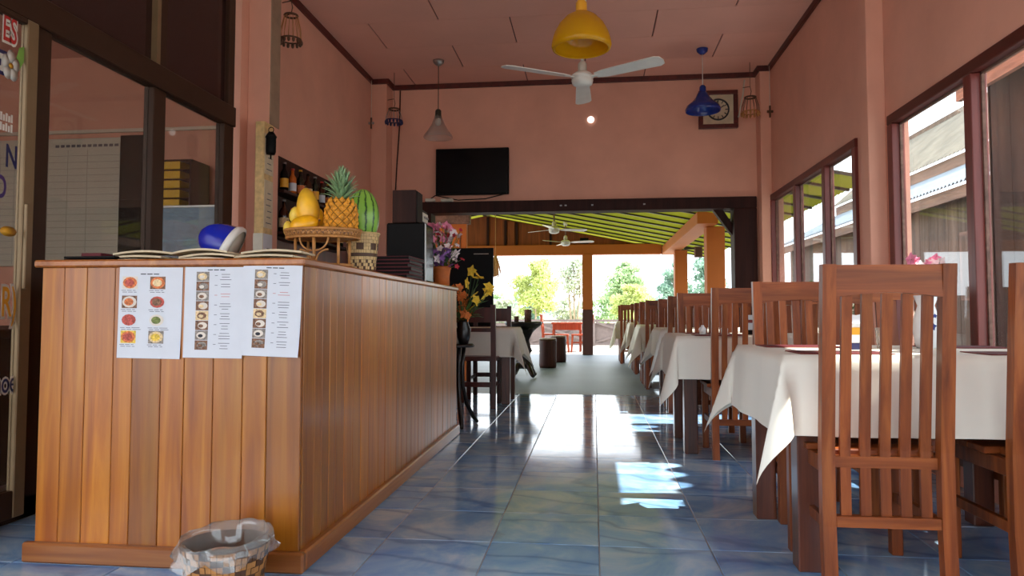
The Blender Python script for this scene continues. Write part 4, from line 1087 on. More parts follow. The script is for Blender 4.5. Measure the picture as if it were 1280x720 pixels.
t = MB(); t.bb(-1.63, -1.50, 7.47, 7.54, 2.056, 2.085, 'offwhite', .004); tag(t.obj('power_adapter', None), 'small white adapter on the ledge below the television', 'adapter', 'adapters above the doorway')
t = MB(); t.tube([(-2.10, 7.53, 3.30), (-2.105, 7.53, 2.9), (-2.13, 7.53, 2.5), (-2.15, 7.53, 2.1), (-2.12, 7.53, 1.8), (-2.10, 7.53, 1.72)], .007, 'dark_wood', 6)
tag(t.obj('wall_cable', None), 'brown cable running down the back wall at left', 'cable')
t = MB(); t.lathe([(0, 0), (.03, 0), (.036, .015), (.02, .03), (0, .032)], 'lens', 20, (0, 0, 0), Matrix.Rotation(PI / 2, 3, 'X')); tag(t.obj('wall_glow_dot', None, (-.02, YB, 2.912)), 'small round glowing white disc on the back wall', 'light')  # emissive white disc set on the back wall
ck = thing('wall_clock', 'square maroon framed wall clock with a cream face behind the blue lamp', 'clock', (1.30, YB, 2.975))
t = MB()
for q in ((-.2, .2, .155, .2), (-.2, .2, -.2, -.155), (-.2, -.155, -.155, .155), (.155, .2, -.155, .155)): t.bb(q[0], q[1], -.04, 0, q[2], q[3], 'maroon', .005)
t.obj('frame', ck)
t = MB(); t.bb(-.155, .155, -.02, -.005, -.155, .155, 'tanpaper'); t.obj('face', ck)
RX = Matrix.Rotation(PI / 2, 3, 'X')
t = MB(); t.lathe([(.10, 0), (.115, 0), (.115, .008), (.10, .008), (.10, 0)], 'ink_dark', 28, (0, -.02, 0), RX)
for k in range(12):
    a = PI / 6 * k; t.box((.085 * math.cos(a), -.024, .085 * math.sin(a)), (.026, .006, .008), 'ink_dark', 0, Matrix.Rotation(-a, 3, 'Y'))
t.obj('dial', ck)
t = MB(); t.box((.03, -.03, .02), (.075, .003, .01), 'ink_dark', 0, Matrix.Rotation(-.6, 3, 'Y')); t.box((-.005, -.033, .04), (.09, .003, .007), 'ink_dark', 0, Matrix.Rotation(-1.7, 3, 'Y')); t.obj('hands', ck)
t = MB(); t.tube([(1.565, 7.50, 3.27), (1.545, 7.50, 3.1), (1.50, 7.50, 2.88)], .008, 'offwhite', 6); tag(t.obj('conduit', None), 'pale thin tube slanting beside the clock', 'tube')

def pendant(label, x, y, zb, zt_, R_, prof, mat, cap, cord, canopy):
    th = thing('pendant_lamp', label, 'lamp', (x, y, 0))
    t = MB(); t.lathe([(R_ * r, zb + (zt_ - zb) * h) for r, h in prof], mat, 36); t.obj('shade', th)
    t = MB(); t.lathe([(0, zt_ + .065), (.018, .065 + zt_), (.03, zt_ + .05), (.032, zt_ - .015), (.03, zt_ - .02), (0, zt_ - .02)], cap, 20); t.obj('socket_cap', th)
    t = MB(); t.tube([(0, 0, zt_ + .06), (0, 0, ZC - .01)], .004, cord, 6); t.obj('cord', th)
    t = MB(); t.lathe([(0, ZC - .005), (.055, ZC - .005), (.05, ZC - .03), (.022, ZC - .055), (0, ZC - .058)], canopy, 20); t.obj('canopy', th)
    t = MB(); t.ell((0, 0, zt_ - .06), (.03, .03, .04), 'white', 12, 8); t.obj('bulb', th)
    return th
dome = [(.17, 1.0), (.28, .97), (.52, .86), (.75, .66), (.9, .44), (.98, .22), (1.0, .1), (.97, .02), (.90, 0), (.88, .01), (.95, .06), (.96, .2), (.88, .42), (.73, .63), (.5, .82), (.27, .93), (.17, .96)]
pendant('yellow glass dome pendant lamp hanging nearest the camera', -.058, 3.8, 2.275, 2.48, .162, dome, 'shade_yellow', 's_orange', 'white', 'white')
cone = [(.24, 1.0), (.28, .9), (.45, .62), (.7, .34), (.92, .14), (1.0, .04), (.98, 0), (.96, .02), (.9, .13), (.68, .33), (.43, .6), (.26, .88), (.22, .98)]
pendant('clear glass cone pendant lamp over the counter end', -1.515, 6.82, 2.58, 2.80, .145, cone, 'shade_clear', 'steel', 'steel', 'grey')
bell = [(.20, 1.0), (.30, .93), (.40, .72), (.62, .5), (.9, .3), (1.0, .1), (.97, .0), (.93, .02), (.95, .1), (.86, .27), (.58, .47), (.36, .7), (.26, .9), (.2, .95)]
pendant('blue enamel pendant lamp hanging before the wall clock', 1.035, 6.80, 2.755, 2.94, .165, bell, 'shade_blue', 'shade_blue', 'white', 'shade_blue')

def ceiling_fan(label, x, y, zh, R_, ztop, ang, rod='white'):
    th = thing('ceiling_fan', label, 'fan', (x, y, 0))
    t = MB(); t.lathe([(0, zh - .075), (.05, zh - .075), (.078, zh - .06), (.085, zh - .03), (.08, zh - .012), (.088, zh - .008), (.088, zh + .008), (.06, zh + .03), (.03, zh + .035), (0, zh + .035)], 'white', 28); t.obj('motor', th)
    t = MB(); t.tube([(0, 0, zh + .03), (0, 0, ztop)], .012, rod, 8); t.obj('rod', th)
    t = MB(); t.lathe([(0, zh + .035), (.035, zh + .035), (.035, zh + .10), (.02, zh + .12), (0, zh + .12)], 'offwhite', 16); t.obj('rod_cover', th)
    t = MB(); t.lathe([(0, ztop - .08), (.03, ztop - .08), (.045, ztop - .01), (0, ztop - .01)], 'white', 16); t.obj('canopy', th)
    for k in range(3):
        a = ang + 2 * PI * k / 3; Rm = Matrix.Rotation(a, 3, 'Z') @ Matrix.Rotation(math.radians(-10), 3, 'X')
        pts = [(.12, -.035), (.2, -.055), (R_ - .05, -.07), (R_ - .012, -.05), (R_, 0), (R_ - .012, .05), (R_ - .05, .07), (.2, .055), (.12, .035)]
        t = MB(); top = [Rm @ Vector((u, w, .003)) for u, w in pts]; bot = [Rm @ Vector((u, w, -.003)) for u, w in pts]
        n_ = len(pts); vv = [(p.x, p.y, p.z + zh - .01) for p in bot + top]
        t.add(vv, [tuple(reversed(range(n_))), tuple(range(n_, 2 * n_))] + [(q, (q + 1) % n_, n_ + (q + 1) % n_, n_ + q) for q in range(n_)], 'white')
        t.obj('blade', th)
        t = MB(); t.box(tuple(Rm @ Vector((.11, 0, 0)) + Vector((0, 0, zh - .012))), (.1, .03, .008), 'white', .002, Rm); t.obj('blade_arm', th)
    return th
ceiling_fan('white three-blade ceiling fan in the middle of the room', -.078, 5.5, 2.695, .68, ZC, PI / 2)

def mobile(label, x, y, zt_, zb, R_, m1, m2):
    th = thing('hanging_lantern', label, 'hanging ornament', (x, y, 0)); n = 14
    t = MB(); t.tube([(R_ * .62 * math.cos(2 * PI * k / n), R_ * .62 * math.sin(2 * PI * k / n), zt_) for k in range(n)], .008, 'basket_dark', 6, True); t.tube([(-R_ * .62, 0, zt_), (0, 0, zt_ + .015), (R_ * .62, 0, zt_)], .005, 'basket_dark', 5); t.obj('top_ring', th)
    t = MB(); t.tube([(R_ * math.cos(2 * PI * k / n), R_ * math.sin(2 * PI * k / n), zb + .03) for k in range(n)], .006, m1, 6, True); t.obj('lower_ring', th)
    t = MB()
    for k in range(n):
        a = 2 * PI * k / n
        t.tube([(R_ * .62 * math.cos(a), R_ * .62 * math.sin(a), zt_), (R_ * .95 * math.cos(a), R_ * .95 * math.sin(a), (zt_ + zb) / 2), (R_ * math.cos(a), R_ * math.sin(a), zb + .03)], .0022, m2, 4)
    t.obj('strands', th)
    for k in range(n):
        a = 2 * PI * k / n; t = MB(); t.ell((R_ * math.cos(a), R_ * math.sin(a), zb + .012), (.012, .012, .02), m1, 8, 6); t.obj('bead', th)
    t = MB(); t.tube([(0, 0, zt_ + .012), (.01, 0, zt_ + .06), (.0, 0, zt_ + .11), (-.07, .0, zt_ + .10)], .004, 'basket_dark', 5); t.obj('hook', th)
    t = MB(); t.tube([(0, 0, zt_ + .10), (0, 0, ZC)], .0025, 'basket_dark', 4); t.obj('string', th)
    return th
mobile('pale bead hanging lantern over the left wall near the ceiling', -2.19, 4.9, 3.03, 2.82, .075, 'basket_dark', 'rattan')
mobile('hanging lantern with a blue-black bead rim in the back left corner', -2.05, 7.12, 2.97, 2.82, .085, 's_navy', 'grey')
mobile('brownish bead hanging lantern in the back right corner', 1.56, 7.22, 3.0, 2.82, .085, 'rattan', 'basket_dark')
for nm, x, y in (('small crossed metal wall hook by the left lantern', -2.325, 7.22), ('small dark wall hook by the right lantern', 1.755, 7.25)):
    th = thing('wall_hook', nm, 'hook', (x, y, 2.86)); t = MB(); t.bb(-.03, .03, -.008, .008, -.012, .012, 'grey' if x < 0 else 'basket_dark', .003); t.obj('crossbar', th)
    t = MB(); t.bb(-.008, .008, -.01, .01, -.06, .06, 'basket_dark', .003); t.obj('plate', th)
    t = MB(); t.tube([(0, 0, .06), (0, 0, .46)], .003, 'offwhite', 5); t.obj('cord', th)

# notice post on the pillar, lantern on it, bottle shelf
nbx = thing('notice_board', 'narrow pale wooden notice board with papers fixed to the left pillar', 'notice board', (-2.17, 4.52, 0))
t = MB(); t.bb(-.06, .005, -.06, .075, .9, 2.13, M['basket_light'], .004); t.obj('board', nbx)
for z0, z1, m_ in ((1.78, 2.05, 'tanpaper'), (1.42, 1.74, 'tanpaper'), (1.05, 1.38, 'paper')):
    t = MB(); t.bb(.005, .008, -.055, .07, z0, z1, m_); pp = t.obj('paper', nbx)
    t = MB()
    for k in range(6): t.bb(.008, .0084, -.03 + .01 * (k % 3), .05 - .012 * (k % 2), z0 + .03 + .04 * k, z0 + .036 + .04 * k, 'ink')
    t.obj('writing', pp)
t = MB(); t.bb(-.06, .005, -.066, -.06, .9, 1.38, 'offwhite'); t.obj('grey_sheet', nbx)
ln = thing('lantern', 'small black metal lantern hanging on the notice board', 'lantern', (-2.115, 4.45, 1.90))
t = MB(); t.lathe([(0, 0), (.03, 0), (.036, .015), (.036, .11), (.042, .115), (.018, .15), (0, .152)], 'black', 6); t.obj('body', ln)
t = MB(); t.tube([(.018 * math.cos(a), 0, .165 + .018 * math.sin(a)) for a in [2 * PI * k / 10 for k in range(10)]], .003, 'black', 5, True); t.obj('ring', ln)
t = MB(); t.tube([(0, 0, 0), (0, 0, -.03)], .006, 'black', 6); t.obj('finial', ln)
shf = thing('bottle_shelf', 'dark wooden wall shelf of liquor bottles behind the fruit', 'shelf', (XL, 5.55, 0))
for z in (1.42, 1.72):
    t = MB(); t.bb(.031, .16, -.7, .7, z, z + .022, 'dark_wood', .003); t.obj('board', shf)
t = MB(); t.bb(.031, .045, -.7, .7, 1.40, 2.02, 'dark_wood'); t.obj('back_panel', shf)
rr = random.Random(2)
for r, z in enumerate((1.442, 1.742)):
    for k in range(9):
        y = 4.97 + .145 * k; m_ = ('bottle_b', 'bottle_g', 'bottle_o', 'bottle_b', 'black', 'bottle_o', 'bottle_g', 'bottle_b', 'bottle_g')[(k + r * 4) % 9]
        bt = thing('bottle', 'liquor bottle number %s from the notice board on the %s shelf' % (('one', 'two', 'three', 'four', 'five', 'six', 'seven', 'eight', 'nine')[k], ('lower', 'upper')[r]), 'bottle', (XL + .105, y, z), 0, 'bottles on the wall shelf')
        h = rr.uniform(.2, .245); w = rr.uniform(.028, .036)
        t = MB(); t.lathe([(0, 0), (w, 0), (w, h * .58), (w * .9, h * .66), (.012, h * .78), (.012, h * .95), (0, h * .95)], m_, 14); t.obj('body', bt)
        t = MB(); t.lathe([(0, h * .94), (.014, h * .94), (.014, h), (0, h)], ('grey', 's_red', 's_orange', 'black')[k % 4], 12); t.obj('cap', bt)
        t = MB(); t.lathe([(w + .0006, h * .15), (w + .0006, h * .45)], ('f_cream', 's_orange', 'paper', 'f_orange')[(k + r) % 4], 14); t.obj('label', bt)

# ------------------------------------------------------------------ patio
RZ = lambda x: 2.97 - .2 * (x + 2.29) if x > -2.29 else 2.97 + .2 * (x + 2.29)
rf = struct(link('roof_patio', None, None, (0, 0, 0)), 'yellow-green sheet patio roof on dark rafters')
def roof_strip(xa, xb, y0, y1):
    t = MB(); n = 10; lo_ = []
    for k in range(n + 1):
        y = y0 + (y1 - y0) * k / n; dz = .012 * (1 if k % 2 else 0)
        lo_.append([(xa, y, RZ(xa) + dz + .03), (xb, y, RZ(xb) + dz + .03)])
    vv = [p for r in lo_ for p in r]; t.add(vv, [(2 * k, 2 * k + 1, 2 * k + 3, 2 * k + 2) for k in range(n)], 'green_sheet'); t.obj('roof_sheet', rf)
def rafter(xa, xb, y):
    t = MB(); t.sections([[(x, y - .022, RZ(x) + .006), (x, y + .022, RZ(x) + .006), (x, y + .022, RZ(x) + .028), (x, y - .022, RZ(x) + .028)] for x in (xa, xb)], 'steel'); t.obj('rafter', rf)
ys = [7.72 + .60 * k for k in range(14)]
for a, c_ in zip(ys, ys[1:]):
    roof_strip(-2.29, 2.47, a, c_); roof_strip(-5.2, -2.29, a, c_)
for y in ys: rafter(-2.29, 2.45, y); rafter(-5.2, -2.29, y)
for a, c_ in ((6.52, 7.12), (7.12, 7.72)): roof_strip(1.93, 2.47, a, c_); rafter(1.93, 2.45, a + .02)
t = MB(); t.bb(-2.33, -2.25, 7.72, 15.5, 2.93, 3.02, 'steel'); t.obj('ridge', rf)
# gable and beams
gb = struct(link('wall_gable', None, None, (0, 15.0, 0)), 'orange boarded gable over the yard opening')
xs = [-5.0 + .385 * k for k in range(17)]
for a, c_ in zip(xs, xs[1:]):
    za, zb_ = RZ(a) - .035, RZ(c_) - .035
    if min(za, zb_) < 2.32: zb_ = max(zb_, 2.31); za = max(za, 2.31)
    pts = [(a + .0004, 2.28), (c_ - .0004, 2.28), (c_ - .0004, zb_)] + ([(-2.29, RZ(-2.29) - .035)] if a < -2.29 < c_ else []) + [(a + .0004, za)]
    if max(za, zb_) - 2.29 > .03:
        t = MB(); t.prism(pts, 'y', .02, .06, 'orange_board'); t.obj('gable_board', gb)
for x in (-2.24, -1.86, -1.62, -.9): 
    if RZ(x) - .04 > 2.32: t = MB(); t.bb(x - .025, x + .025, -.01, .02, 2.29, RZ(x) - .05, 'dark_wood'); t.obj('batten', gb)
t = MB(); t.bb(-2.06 + .25, -1.66, -.012, .02, 2.29, 2.80, 'orange_board', .003); t.obj('pilaster', gb)
t = MB(); t.bb(-.28, -.10, -.01, .02, 2.32, 2.44, 'black'); t.obj('vent', gb)
t = MB(); t.bb(-5.2, 1.4, -.11, .11, 2.08, 2.29, 'orange', .008); t.obj('beam', gb)
t = MB(); t.prism([(-5.0, 2.28), (1.0, 2.28), (1.0, RZ(1.0) - .02), (-2.29, RZ(-2.29) - .02), (-5.0, RZ(-5.0) - .02)], 'y', .062, .08, 'umber'); t.obj('backing', gb)
def post(label, x, y, w, h, split):
    th = thing('patio_post', label, 'post', (x, y, 0))
    t = MB(); t.bb(-w / 2, w / 2, -w / 2, w / 2, split, h, 'orange', .006); t.obj('upper_shaft', th)
    t = MB(); t.bb(-w / 2 - .001, w / 2 + .001, -w / 2 - .001, w / 2 + .001, 0, split, 'umber', .006); t.obj('lower_shaft', th)
post('square orange post with dark brown foot in the middle of the yard opening', -.125, 14.95, .215, 2.08, .93)
post('thick orange patio post nearest the doorway', 1.70, 10.3, .25, 2.07, .8)
post('orange patio post farther back on the right side', 1.675, 14.05, .24, 2.07, .8)
post('orange patio post at the left end of the yard opening', -2.72, 14.95, .22, 2.08, .93)
bm = thing('roof_beam', 'orange roof beam along the right side of the patio', 'beam', (1.55, 0, 2.075))
t = MB(); t.bb(-.14, .14, 9.9, 15.11, 0, .165, 'orange', .006); t.obj('shaft', bm)
th = thing('wall_speaker', 'small brown loudspeaker box on the right patio beam', 'loudspeaker', (1.95, 13.6, 2.0))
t = MB(); t.bb(-.07, .07, -.06, .06, -.1, .1, 'plank_brown', .006); t.obj('case', th)
t = MB(); t.bb(-.055, .055, -.066, -.06, -.085, .085, 'umber', .002); t.obj('grille', th)
t = MB(); t.bb(-.26, -.06, -.02, .02, .05, .09, 'steel'); t.obj('bracket', th)
# orange store room on the left of the patio
ow = struct(link('wall_patio_left', None, None, (0, 8.9, 0)), 'orange boarded wall left of the patio')
for k in range(5):
    x0 = -1.60 - .52 * (k + 1)
    t = MB(); t.bb(x0 + .003, x0 + .517, 0, .08, 0, RZ(x0 + .26) - .13, 'orange', .004); t.obj('wall_panel', ow)
t = MB(); t.bb(-1.85, -1.68, -.012, 0, 1.62, 1.85, 'plank_brown', .003); nt = t.obj('notice_frame', ow)
t = MB(); t.bb(-1.84, -1.69, -.016, -.012, 1.63, 1.84, 'orange'); t.obj('notice_sheet', nt)
t = MB(); t.bb(-4.2, -1.56, -.03, .09, RZ(-2.29) - .98, RZ(-2.29) - .86, 'plank_brown', .006); t.obj('cornice', ow)
ceiling_fan('white ceiling fan under the patio roof, the nearer one', -.62, 11.3, 2.20, .55, RZ(-.62) - .03, .35, 'plank_brown')
ceiling_fan('white ceiling fan under the patio roof, the farther one', -.52, 13.4, 2.20, .55, RZ(-.52) - .03, -.25, 'plank_brown')
hs = thing('straw_ornament', 'hanging bundle of dry straw under the gable beam', 'ornament', (-2.02, 14.6, 0))
rr = random.Random(6); t = MB()
for k in range(60):
    a = rr.uniform(0, 6.28); r = rr.uniform(.02, .15); t.tube([(.02 * math.cos(a), .02 * math.sin(a), 2.06), (r * .6 * math.cos(a), r * .6 * math.sin(a), 1.85), (r * math.cos(a), r * math.sin(a), 1.62 + rr.uniform(-.03, .03))], [.008, .012, .006], 'straw', 5)
o = t.obj('straw', hs); o['kind'] = 'stuff'
t = MB(); t.tube([(0, 0, 2.04), (0, 0, RZ(-2.02) + .035)], .006, 'straw', 5); t.obj('string', hs)

# carved black table and log stools
ct_ = thing('carved_table', 'black carved wooden pedestal table at the left of the patio', 'table', (-.93, 9.45, 0))
t = MB(); t.lathe([(0, .66), (.16, .64), (.24, .70), (.255, .725), (.25, .745), (0, .745)], 'ebony', 28); t.obj('top', ct_)
t = MB()
prof = [(.05, .12), (.12, .16), (.10, .22), (.07, .28), (.10, .36), (.075, .44), (.06, .5), (.10, .56), (.14, .62), (.18, .66)]
secs = [[((r + .018 * math.sin(5 * a + z * 18)) * math.cos(a), (r + .018 * math.sin(5 * a + z * 18)) * math.sin(a), z) for a in [2 * PI * k / 30 for k in range(30)]] for r, z in prof]
t.sections(secs, 'ebony', True); t.obj('carved_pedestal', ct_)
for k in range(4):
    a = PI / 4 + PI / 2 * k; t = MB(); t.tube([(r * math.cos(a), r * math.sin(a), z) for r, z in ((.03, .18), (.09, .17), (.14, .11), (.18, .05), (.21, .03))], [.04, .04, .034, .03, .022], 'ebony', 8); t.obj('foot', ct_)
t = MB(); t.lathe([(0, 0), (.045, 0), (.05, .15), (.045, .16), (.04, .02), (0, .02)], 'plank_brown', 18); tag(t.obj('tall_jar', None, (-.87, 9.45, .745)), 'tall brown jar on the black carved table', 'jar')
t = MB(); t.lathe([(0, 0), (.03, 0), (.034, .07), (.03, .07), (.026, .01), (0, .01)], 'plank_brown', 16); tag(t.obj('small_cup', None, (-1.02, 9.42, .745)), 'small brown cup on the black carved table', 'cup')
for k, (x, y, lb) in enumerate(((-.725, 11.3, 'dark log stool with a pale top, the nearer of two'), (-.62, 12.6, 'dark log stool half hidden behind the nearer one'), (-1.25, 10.2, 'dark log stool behind the carved table base'))):
    sl = thing('log_stool', lb, 'stool', (x, y, 0), k, 'dark log stools')
    t = MB(); t.lathe([(0, 0), (.13, 0), (.138, .04), (.134, .2), (.137, .4), (.135, .44), (0, .44)], 'log', 24); t.obj('trunk', sl)
    t = MB(); t.lathe([(0, .44), (.135, .44), (.138, .45), (.13, .462), (0, .462)], 'logtop', 24); t.obj('top', sl)
# red garden set in the sun
rt = thing('red_table', 'red painted wooden garden table standing in the sunny yard', 'table', (-.62, 16.75, -.03))
t = MB(); t.bb(-.36, .36, -.25, .25, .64, .68, 'red_paint', .004); t.obj('table_top', rt)
t = MB(); t.bb(-.33, .33, -.22, .22, .50, .64, 'red_paint'); t.obj('apron', rt)
for sx in (-1, 1):
    for sy in (-1, 1): t = MB(); t.bb(sx * .31 - .025, sx * .31 + .025, sy * .2 - .025, sy * .2 + .025, 0, .5, 'red_paint'); t.obj('leg', rt)
for k, (x, lb) in enumerate(((-.72, 'small red garden stool before the red table, left one'), (-.36, 'small red garden stool before the red table, by the post'))):
    sl = thing('red_stool', lb, 'stool', (x, 16.35, -.03), 0, 'red garden stools')
    t = MB(); t.bb(-.15, .15, -.11, .11, .38, .41, 'red_paint', .003); t.obj('seat', sl)
    for sx in (-1, 1):
        for sy in (-1, 1): t = MB(); t.sections([[(sx * .12 - .02, sy * .08 - .02, .38), (sx * .12 + .02, sy * .08 - .02, .38), (sx * .12 + .02, sy * .08 + .02, .38), (sx * .12 - .02, sy * .08 + .02, .38)], [(sx * .15 - .02, sy * .1 - .02, 0), (sx * .15 + .02, sy * .1 - .02, 0), (sx * .15 + .02, sy * .1 + .02, 0), (sx * .15 - .02, sy * .1 + .02, 0)]], 'red_paint'); t.obj('leg', sl)
    t = MB(); t.bb(-.12, .12, -.012, .012, .2, .24, 'red_paint'); t.obj('stretcher', sl)
for x, lb in ((-1.08, 'red garden chair at the left end of the red table'), (-.16, 'red garden chair at the right end of the red table')):
    s_ = 1 if x < -.6 else -1
    sl = thing('red_chair', lb, 'chair', (x, 16.75, -.03), 0, 'red garden chairs')
    t = MB(); t.bb(-.14 + .05 * s_, .14 + .05 * s_, -.2, .2, .38, .42, 'red_paint', .003); t.obj('seat', sl)
    for sy in (-1, 1):
        t = MB(); t.post([(-.1 * s_, sy * .18, 0), (-.1 * s_, sy * .18, .42), (-.15 * s_, sy * .18, .86)], .04, .04, 'red_paint'); t.obj('back_post', sl)
        t = MB(); t.bb(.15 * s_ - .02, .15 * s_ + .02, sy * .18 - .02, sy * .18 + .02, 0, .38, 'red_paint'); t.obj('leg', sl)
    for z in (.56, .70): t = MB(); t.bb(-.125 * s_ - .012, -.125 * s_ + .012, -.16, .16, z, z + .07, 'red_paint'); t.obj('back_rail', sl)

# fence at the yard's end
fc = thing('yard_fence', 'low mauve cross-braced fence along the far side of the yard', 'fence', (0, 19.5, -.03))
for k in range(9):
    x = -7.2 + 1.8 * k
    t = MB(); t.bb(x - .04, x + .04, -.04, .04, 0, .74, 'fence', .004); t.obj('fence_post', fc)
    if k < 8:
        for z in (.02, .66): t = MB(); t.bb(x + .04, x + 1.76, -.025, .025, z, z + .06, 'fence'); t.obj('rail', fc)
        for sg in (1, -1):
            t = MB(); a0, a1 = (.1, .65) if sg > 0 else (.65, .1); t.sections([[(x + .05, -.02 + .02 * sg, a0 - .03), (x + .05, .0 + .02 * sg, a0 - .03), (x + .05, .0 + .02 * sg, a0 + .03), (x + .05, -.02 + .02 * sg, a0 + .03)], [(x + 1.75, -.02 + .02 * sg, a1 - .03), (x + 1.75, .0 + .02 * sg, a1 - .03), (x + 1.75, .0 + .02 * sg, a1 + .03), (x + 1.75, -.02 + .02 * sg, a1 + .03)]], 'fence'); t.obj('brace', fc)
        t = MB(); t.bb(x + .04, x + 1.76, .03, .05, .08, .62, M['fence']); t.obj('fence_panel', fc)

# ------------------------------------------------------------------ neighbouring house seen through the windows
nh = thing('neighbour_house', 'weathered plank house with a corrugated metal roof outside the windows', 'house', (4.3, 0, 0))
for k in range(44):
    y = 5.2 + .25 * k; t = MB(); t.bb(0, .03, y + .004, y + .246, 0, 2.36, 'plank_grey'); t.obj('wall_plank', nh)
def corr(xa, za, xb, zb_, y0, y1, m, nm, pitch=.09, amp=.018):
    t = MB(); n = int((y1 - y0) / pitch * 2); vv = []
    for k in range(n + 1):
        y = y0 + (y1 - y0) * k / n; dz = amp * (1 if k % 2 else -1); vv += [(xa, y, za + dz), (xb, y, zb_ + dz)]
    t.add(vv, [(2 * k, 2 * k + 1, 2 * k + 3, 2 * k + 2) for k in range(n)], m); return t.obj(nm, nh)
corr(-.22, 2.33, 1.0, 2.98, 5.2, 16.2, 'zinc', 'lower_roof')
t = MB(); t.bb(-.17, -.13, 5.2, 16.2, 2.16, 2.30, 'plank_brown'); t.obj('fascia', nh)
t = MB(); t.bb(.98, 1.04, 5.2, 16.2, 2.96, 3.16, 'plank_brown'); t.obj('upper_fascia', nh)
corr(.92, 3.18, 2.6, 4.65, 5.2, 16.2, 'rust_zinc', 'upper_roof', .12)
t = MB(); t.bb(2.55, 2.68, 5.1, 16.3, 4.62, 4.71, 'plank_grey'); t.obj('ridge_cap', nh)
t = MB(); t.bb(.03, 4.0, 5.2, 5.25, 0, 2.3, 'plank_grey'); t.obj('end_wall', nh)
for y in (8.2, 11.4):
    t = MB(); t.bb(-.02, .0, y, y + .7, 1.0, 1.8, 'plank_brown', .004); w_ = t.obj('window', nh); t = MB(); t.bb(-.024, -.02, y + .05, y + .65, 1.05, 1.75, 'plank_grey'); t.obj('shutter', w_)
sdh = thing('shed_and_sun_blocker', 'dark lean-to shed outside the near window, with an added corrugated roof shaping the sun patch', 'shed', (2.78, 0, 0))
t = MB(); n = 98; vv = []
for k in range(n + 1):
    y = .2 + 5.65 * k / n; dz = .05 * (1 if k % 4 in (1, 2) else -1); vv += [(0, y, 2.68 + dz), (1.15, y, 3.0 + dz)]
t.add(vv, [(2 * k, 2 * k + 1, 2 * k + 3, 2 * k + 2) for k in range(n)], 'zinc'); t.obj('roof', sdh)  # roof added to cut the floor sun patch with a jagged edge
for y in (.25, 2.2): t = MB(); t.bb(.1, .2, y, y + .1, 0, 2.62, 'shed_plank'); t.obj('post', sdh)  # near stretch left open on added posts so light passes under
for k in range(15, 20):
    y = .2 + .28 * k; t = MB(); t.bb(.25, .28, y + .003, y + .277, 0, 2.62, 'shed_plank'); t.obj('wall_plank', sdh)
t = MB(); t.bb(.25, 1.1, 5.77, 5.81, 0, 2.6, 'plank_grey'); t.obj('end_wall', sdh)
t = MB(); t.bb(.04, .08, .2, 5.85, 2.50, 2.62, 'plank_brown'); t.obj('fascia', sdh)
# plants by the wall outside
rr = random.Random(9)
for x, y, h, lb in ((2.55, 7.6, 1.25, 'leafy green shrub outside the far window'), (2.42, 6.3, .95, 'leafy green shrub outside beside the wall pillar'), (3.0, 9.4, 1.3, 'leafy green shrub beyond the far window by the patio')):
    pl = thing('shrub', lb, 'shrub', (x, y, -.03), 0, 'shrubs outside the windows')
    t = MB()
    for k in range(6):
        a = rr.uniform(0, 6.28); t.tube([(0, 0, 0), (.1 * math.cos(a), .1 * math.sin(a), h * .5), (.25 * math.cos(a), .25 * math.sin(a), h * .95)], [.014, .01, .004], 'bark', 5)
    t.obj('stems', pl)
    t = MB()
    for k in range(170):
        a = rr.uniform(0, 6.28); r = .34 * rr.random() ** .5; z = h * rr.uniform(.2, 1.0); leafblade(t, (r * math.cos(a), r * math.sin(a), z), (r * 1.25 * math.cos(a) + rr.uniform(-.07, .07), r * 1.25 * math.sin(a) + rr.uniform(-.07, .07), z + rr.uniform(-.05, .06)), .02, 'leaf')
    o = t.obj('leaves', pl); o['kind'] = 'stuff'

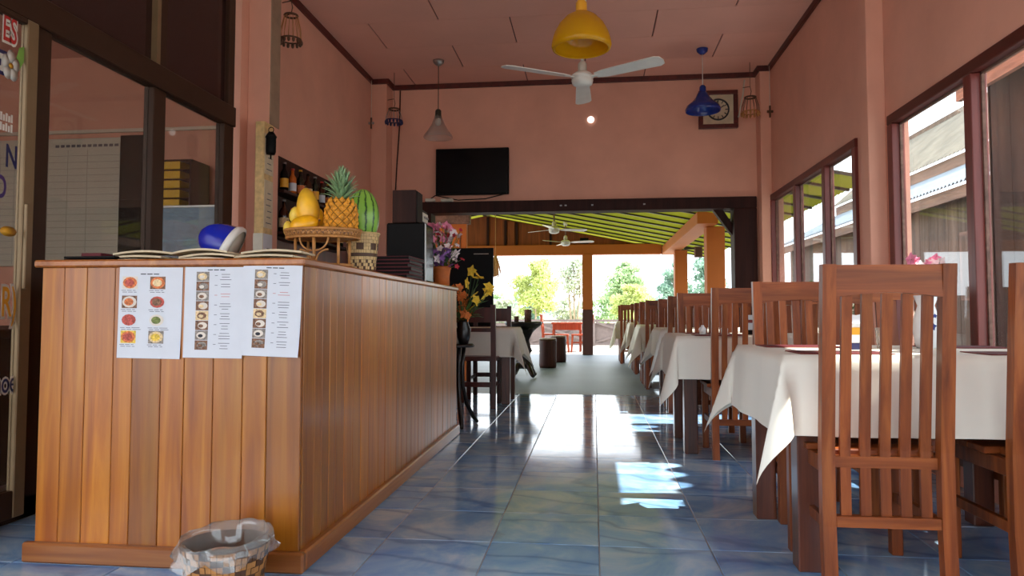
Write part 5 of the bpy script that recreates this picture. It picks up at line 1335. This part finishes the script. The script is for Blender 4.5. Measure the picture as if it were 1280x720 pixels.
# ------------------------------------------------------------------ trees beyond the fence
def tree(label, x, y, h, rad, trunk_h, mat, seed, n, leafsz, blobs, trunks=1, group='trees beyond the fence', name='tree'):
    r_ = random.Random(seed); th = thing(name, label, 'tree' if name == 'tree' else 'hedge', (x, y, -.06), 0, group)
    cl = []
    for k in range(blobs):
        a = r_.uniform(0, 6.28); q = r_.random() ** .6; hh = r_.random()
        wid = rad * (1 - abs(hh - .42) ** 1.5 * 1.1)
        cl.append((q * wid * .8 * math.cos(a), q * wid * .8 * math.sin(a), trunk_h + (h - trunk_h) * (.05 + .9 * hh), wid * r_.uniform(.28, .5)))
    t = MB()
    for k in range(trunks):
        dx = (k - (trunks - 1) / 2) * rad * .3
        t.tube([(dx * .5, 0, 0), (dx * .8, 0, trunk_h * .6), (dx, 0, trunk_h), (dx * 1.3, 0, h * .8)], [h * .018, h * .014, h * .011, h * .004], 'bark', 7)
        for bx, by_, bz, br in cl[k::trunks][:9]: t.tube([(dx, 0, max(trunk_h * .7, bz * .6)), (bx * .6 + dx * .4, by_ * .6, bz * .85), (bx, by_, bz)], [h * .007, h * .005, h * .002], 'bark', 5)
    t.obj('trunk', th)
    vv, ff = [], []
    for k in range(n):
        bx, by_, bz, br = cl[k % blobs]
        d = Vector((r_.gauss(0, 1), r_.gauss(0, 1), r_.gauss(0, 1))).normalized() * br * r_.random() ** .4
        p = Vector((bx, by_, bz)) + Vector((d.x, d.y, d.z * .75)); u = Vector((r_.gauss(0, 1), r_.gauss(0, 1), r_.gauss(0, 1))).normalized(); w = u.orthogonal().normalized(); s_ = leafsz * r_.uniform(.6, 1.3)
        o_ = len(vv); vv += [tuple(p - u * s_), tuple(p + w * s_ * .5), tuple(p + u * s_), tuple(p - w * s_ * .5)]; ff.append((o_, o_ + 1, o_ + 2, o_ + 3))
    t = MB(); t.add(vv, ff, mat); o = t.obj('crown', th); o['kind'] = 'stuff'
    return th
# at 50 m, one pixel is about 0.056 m
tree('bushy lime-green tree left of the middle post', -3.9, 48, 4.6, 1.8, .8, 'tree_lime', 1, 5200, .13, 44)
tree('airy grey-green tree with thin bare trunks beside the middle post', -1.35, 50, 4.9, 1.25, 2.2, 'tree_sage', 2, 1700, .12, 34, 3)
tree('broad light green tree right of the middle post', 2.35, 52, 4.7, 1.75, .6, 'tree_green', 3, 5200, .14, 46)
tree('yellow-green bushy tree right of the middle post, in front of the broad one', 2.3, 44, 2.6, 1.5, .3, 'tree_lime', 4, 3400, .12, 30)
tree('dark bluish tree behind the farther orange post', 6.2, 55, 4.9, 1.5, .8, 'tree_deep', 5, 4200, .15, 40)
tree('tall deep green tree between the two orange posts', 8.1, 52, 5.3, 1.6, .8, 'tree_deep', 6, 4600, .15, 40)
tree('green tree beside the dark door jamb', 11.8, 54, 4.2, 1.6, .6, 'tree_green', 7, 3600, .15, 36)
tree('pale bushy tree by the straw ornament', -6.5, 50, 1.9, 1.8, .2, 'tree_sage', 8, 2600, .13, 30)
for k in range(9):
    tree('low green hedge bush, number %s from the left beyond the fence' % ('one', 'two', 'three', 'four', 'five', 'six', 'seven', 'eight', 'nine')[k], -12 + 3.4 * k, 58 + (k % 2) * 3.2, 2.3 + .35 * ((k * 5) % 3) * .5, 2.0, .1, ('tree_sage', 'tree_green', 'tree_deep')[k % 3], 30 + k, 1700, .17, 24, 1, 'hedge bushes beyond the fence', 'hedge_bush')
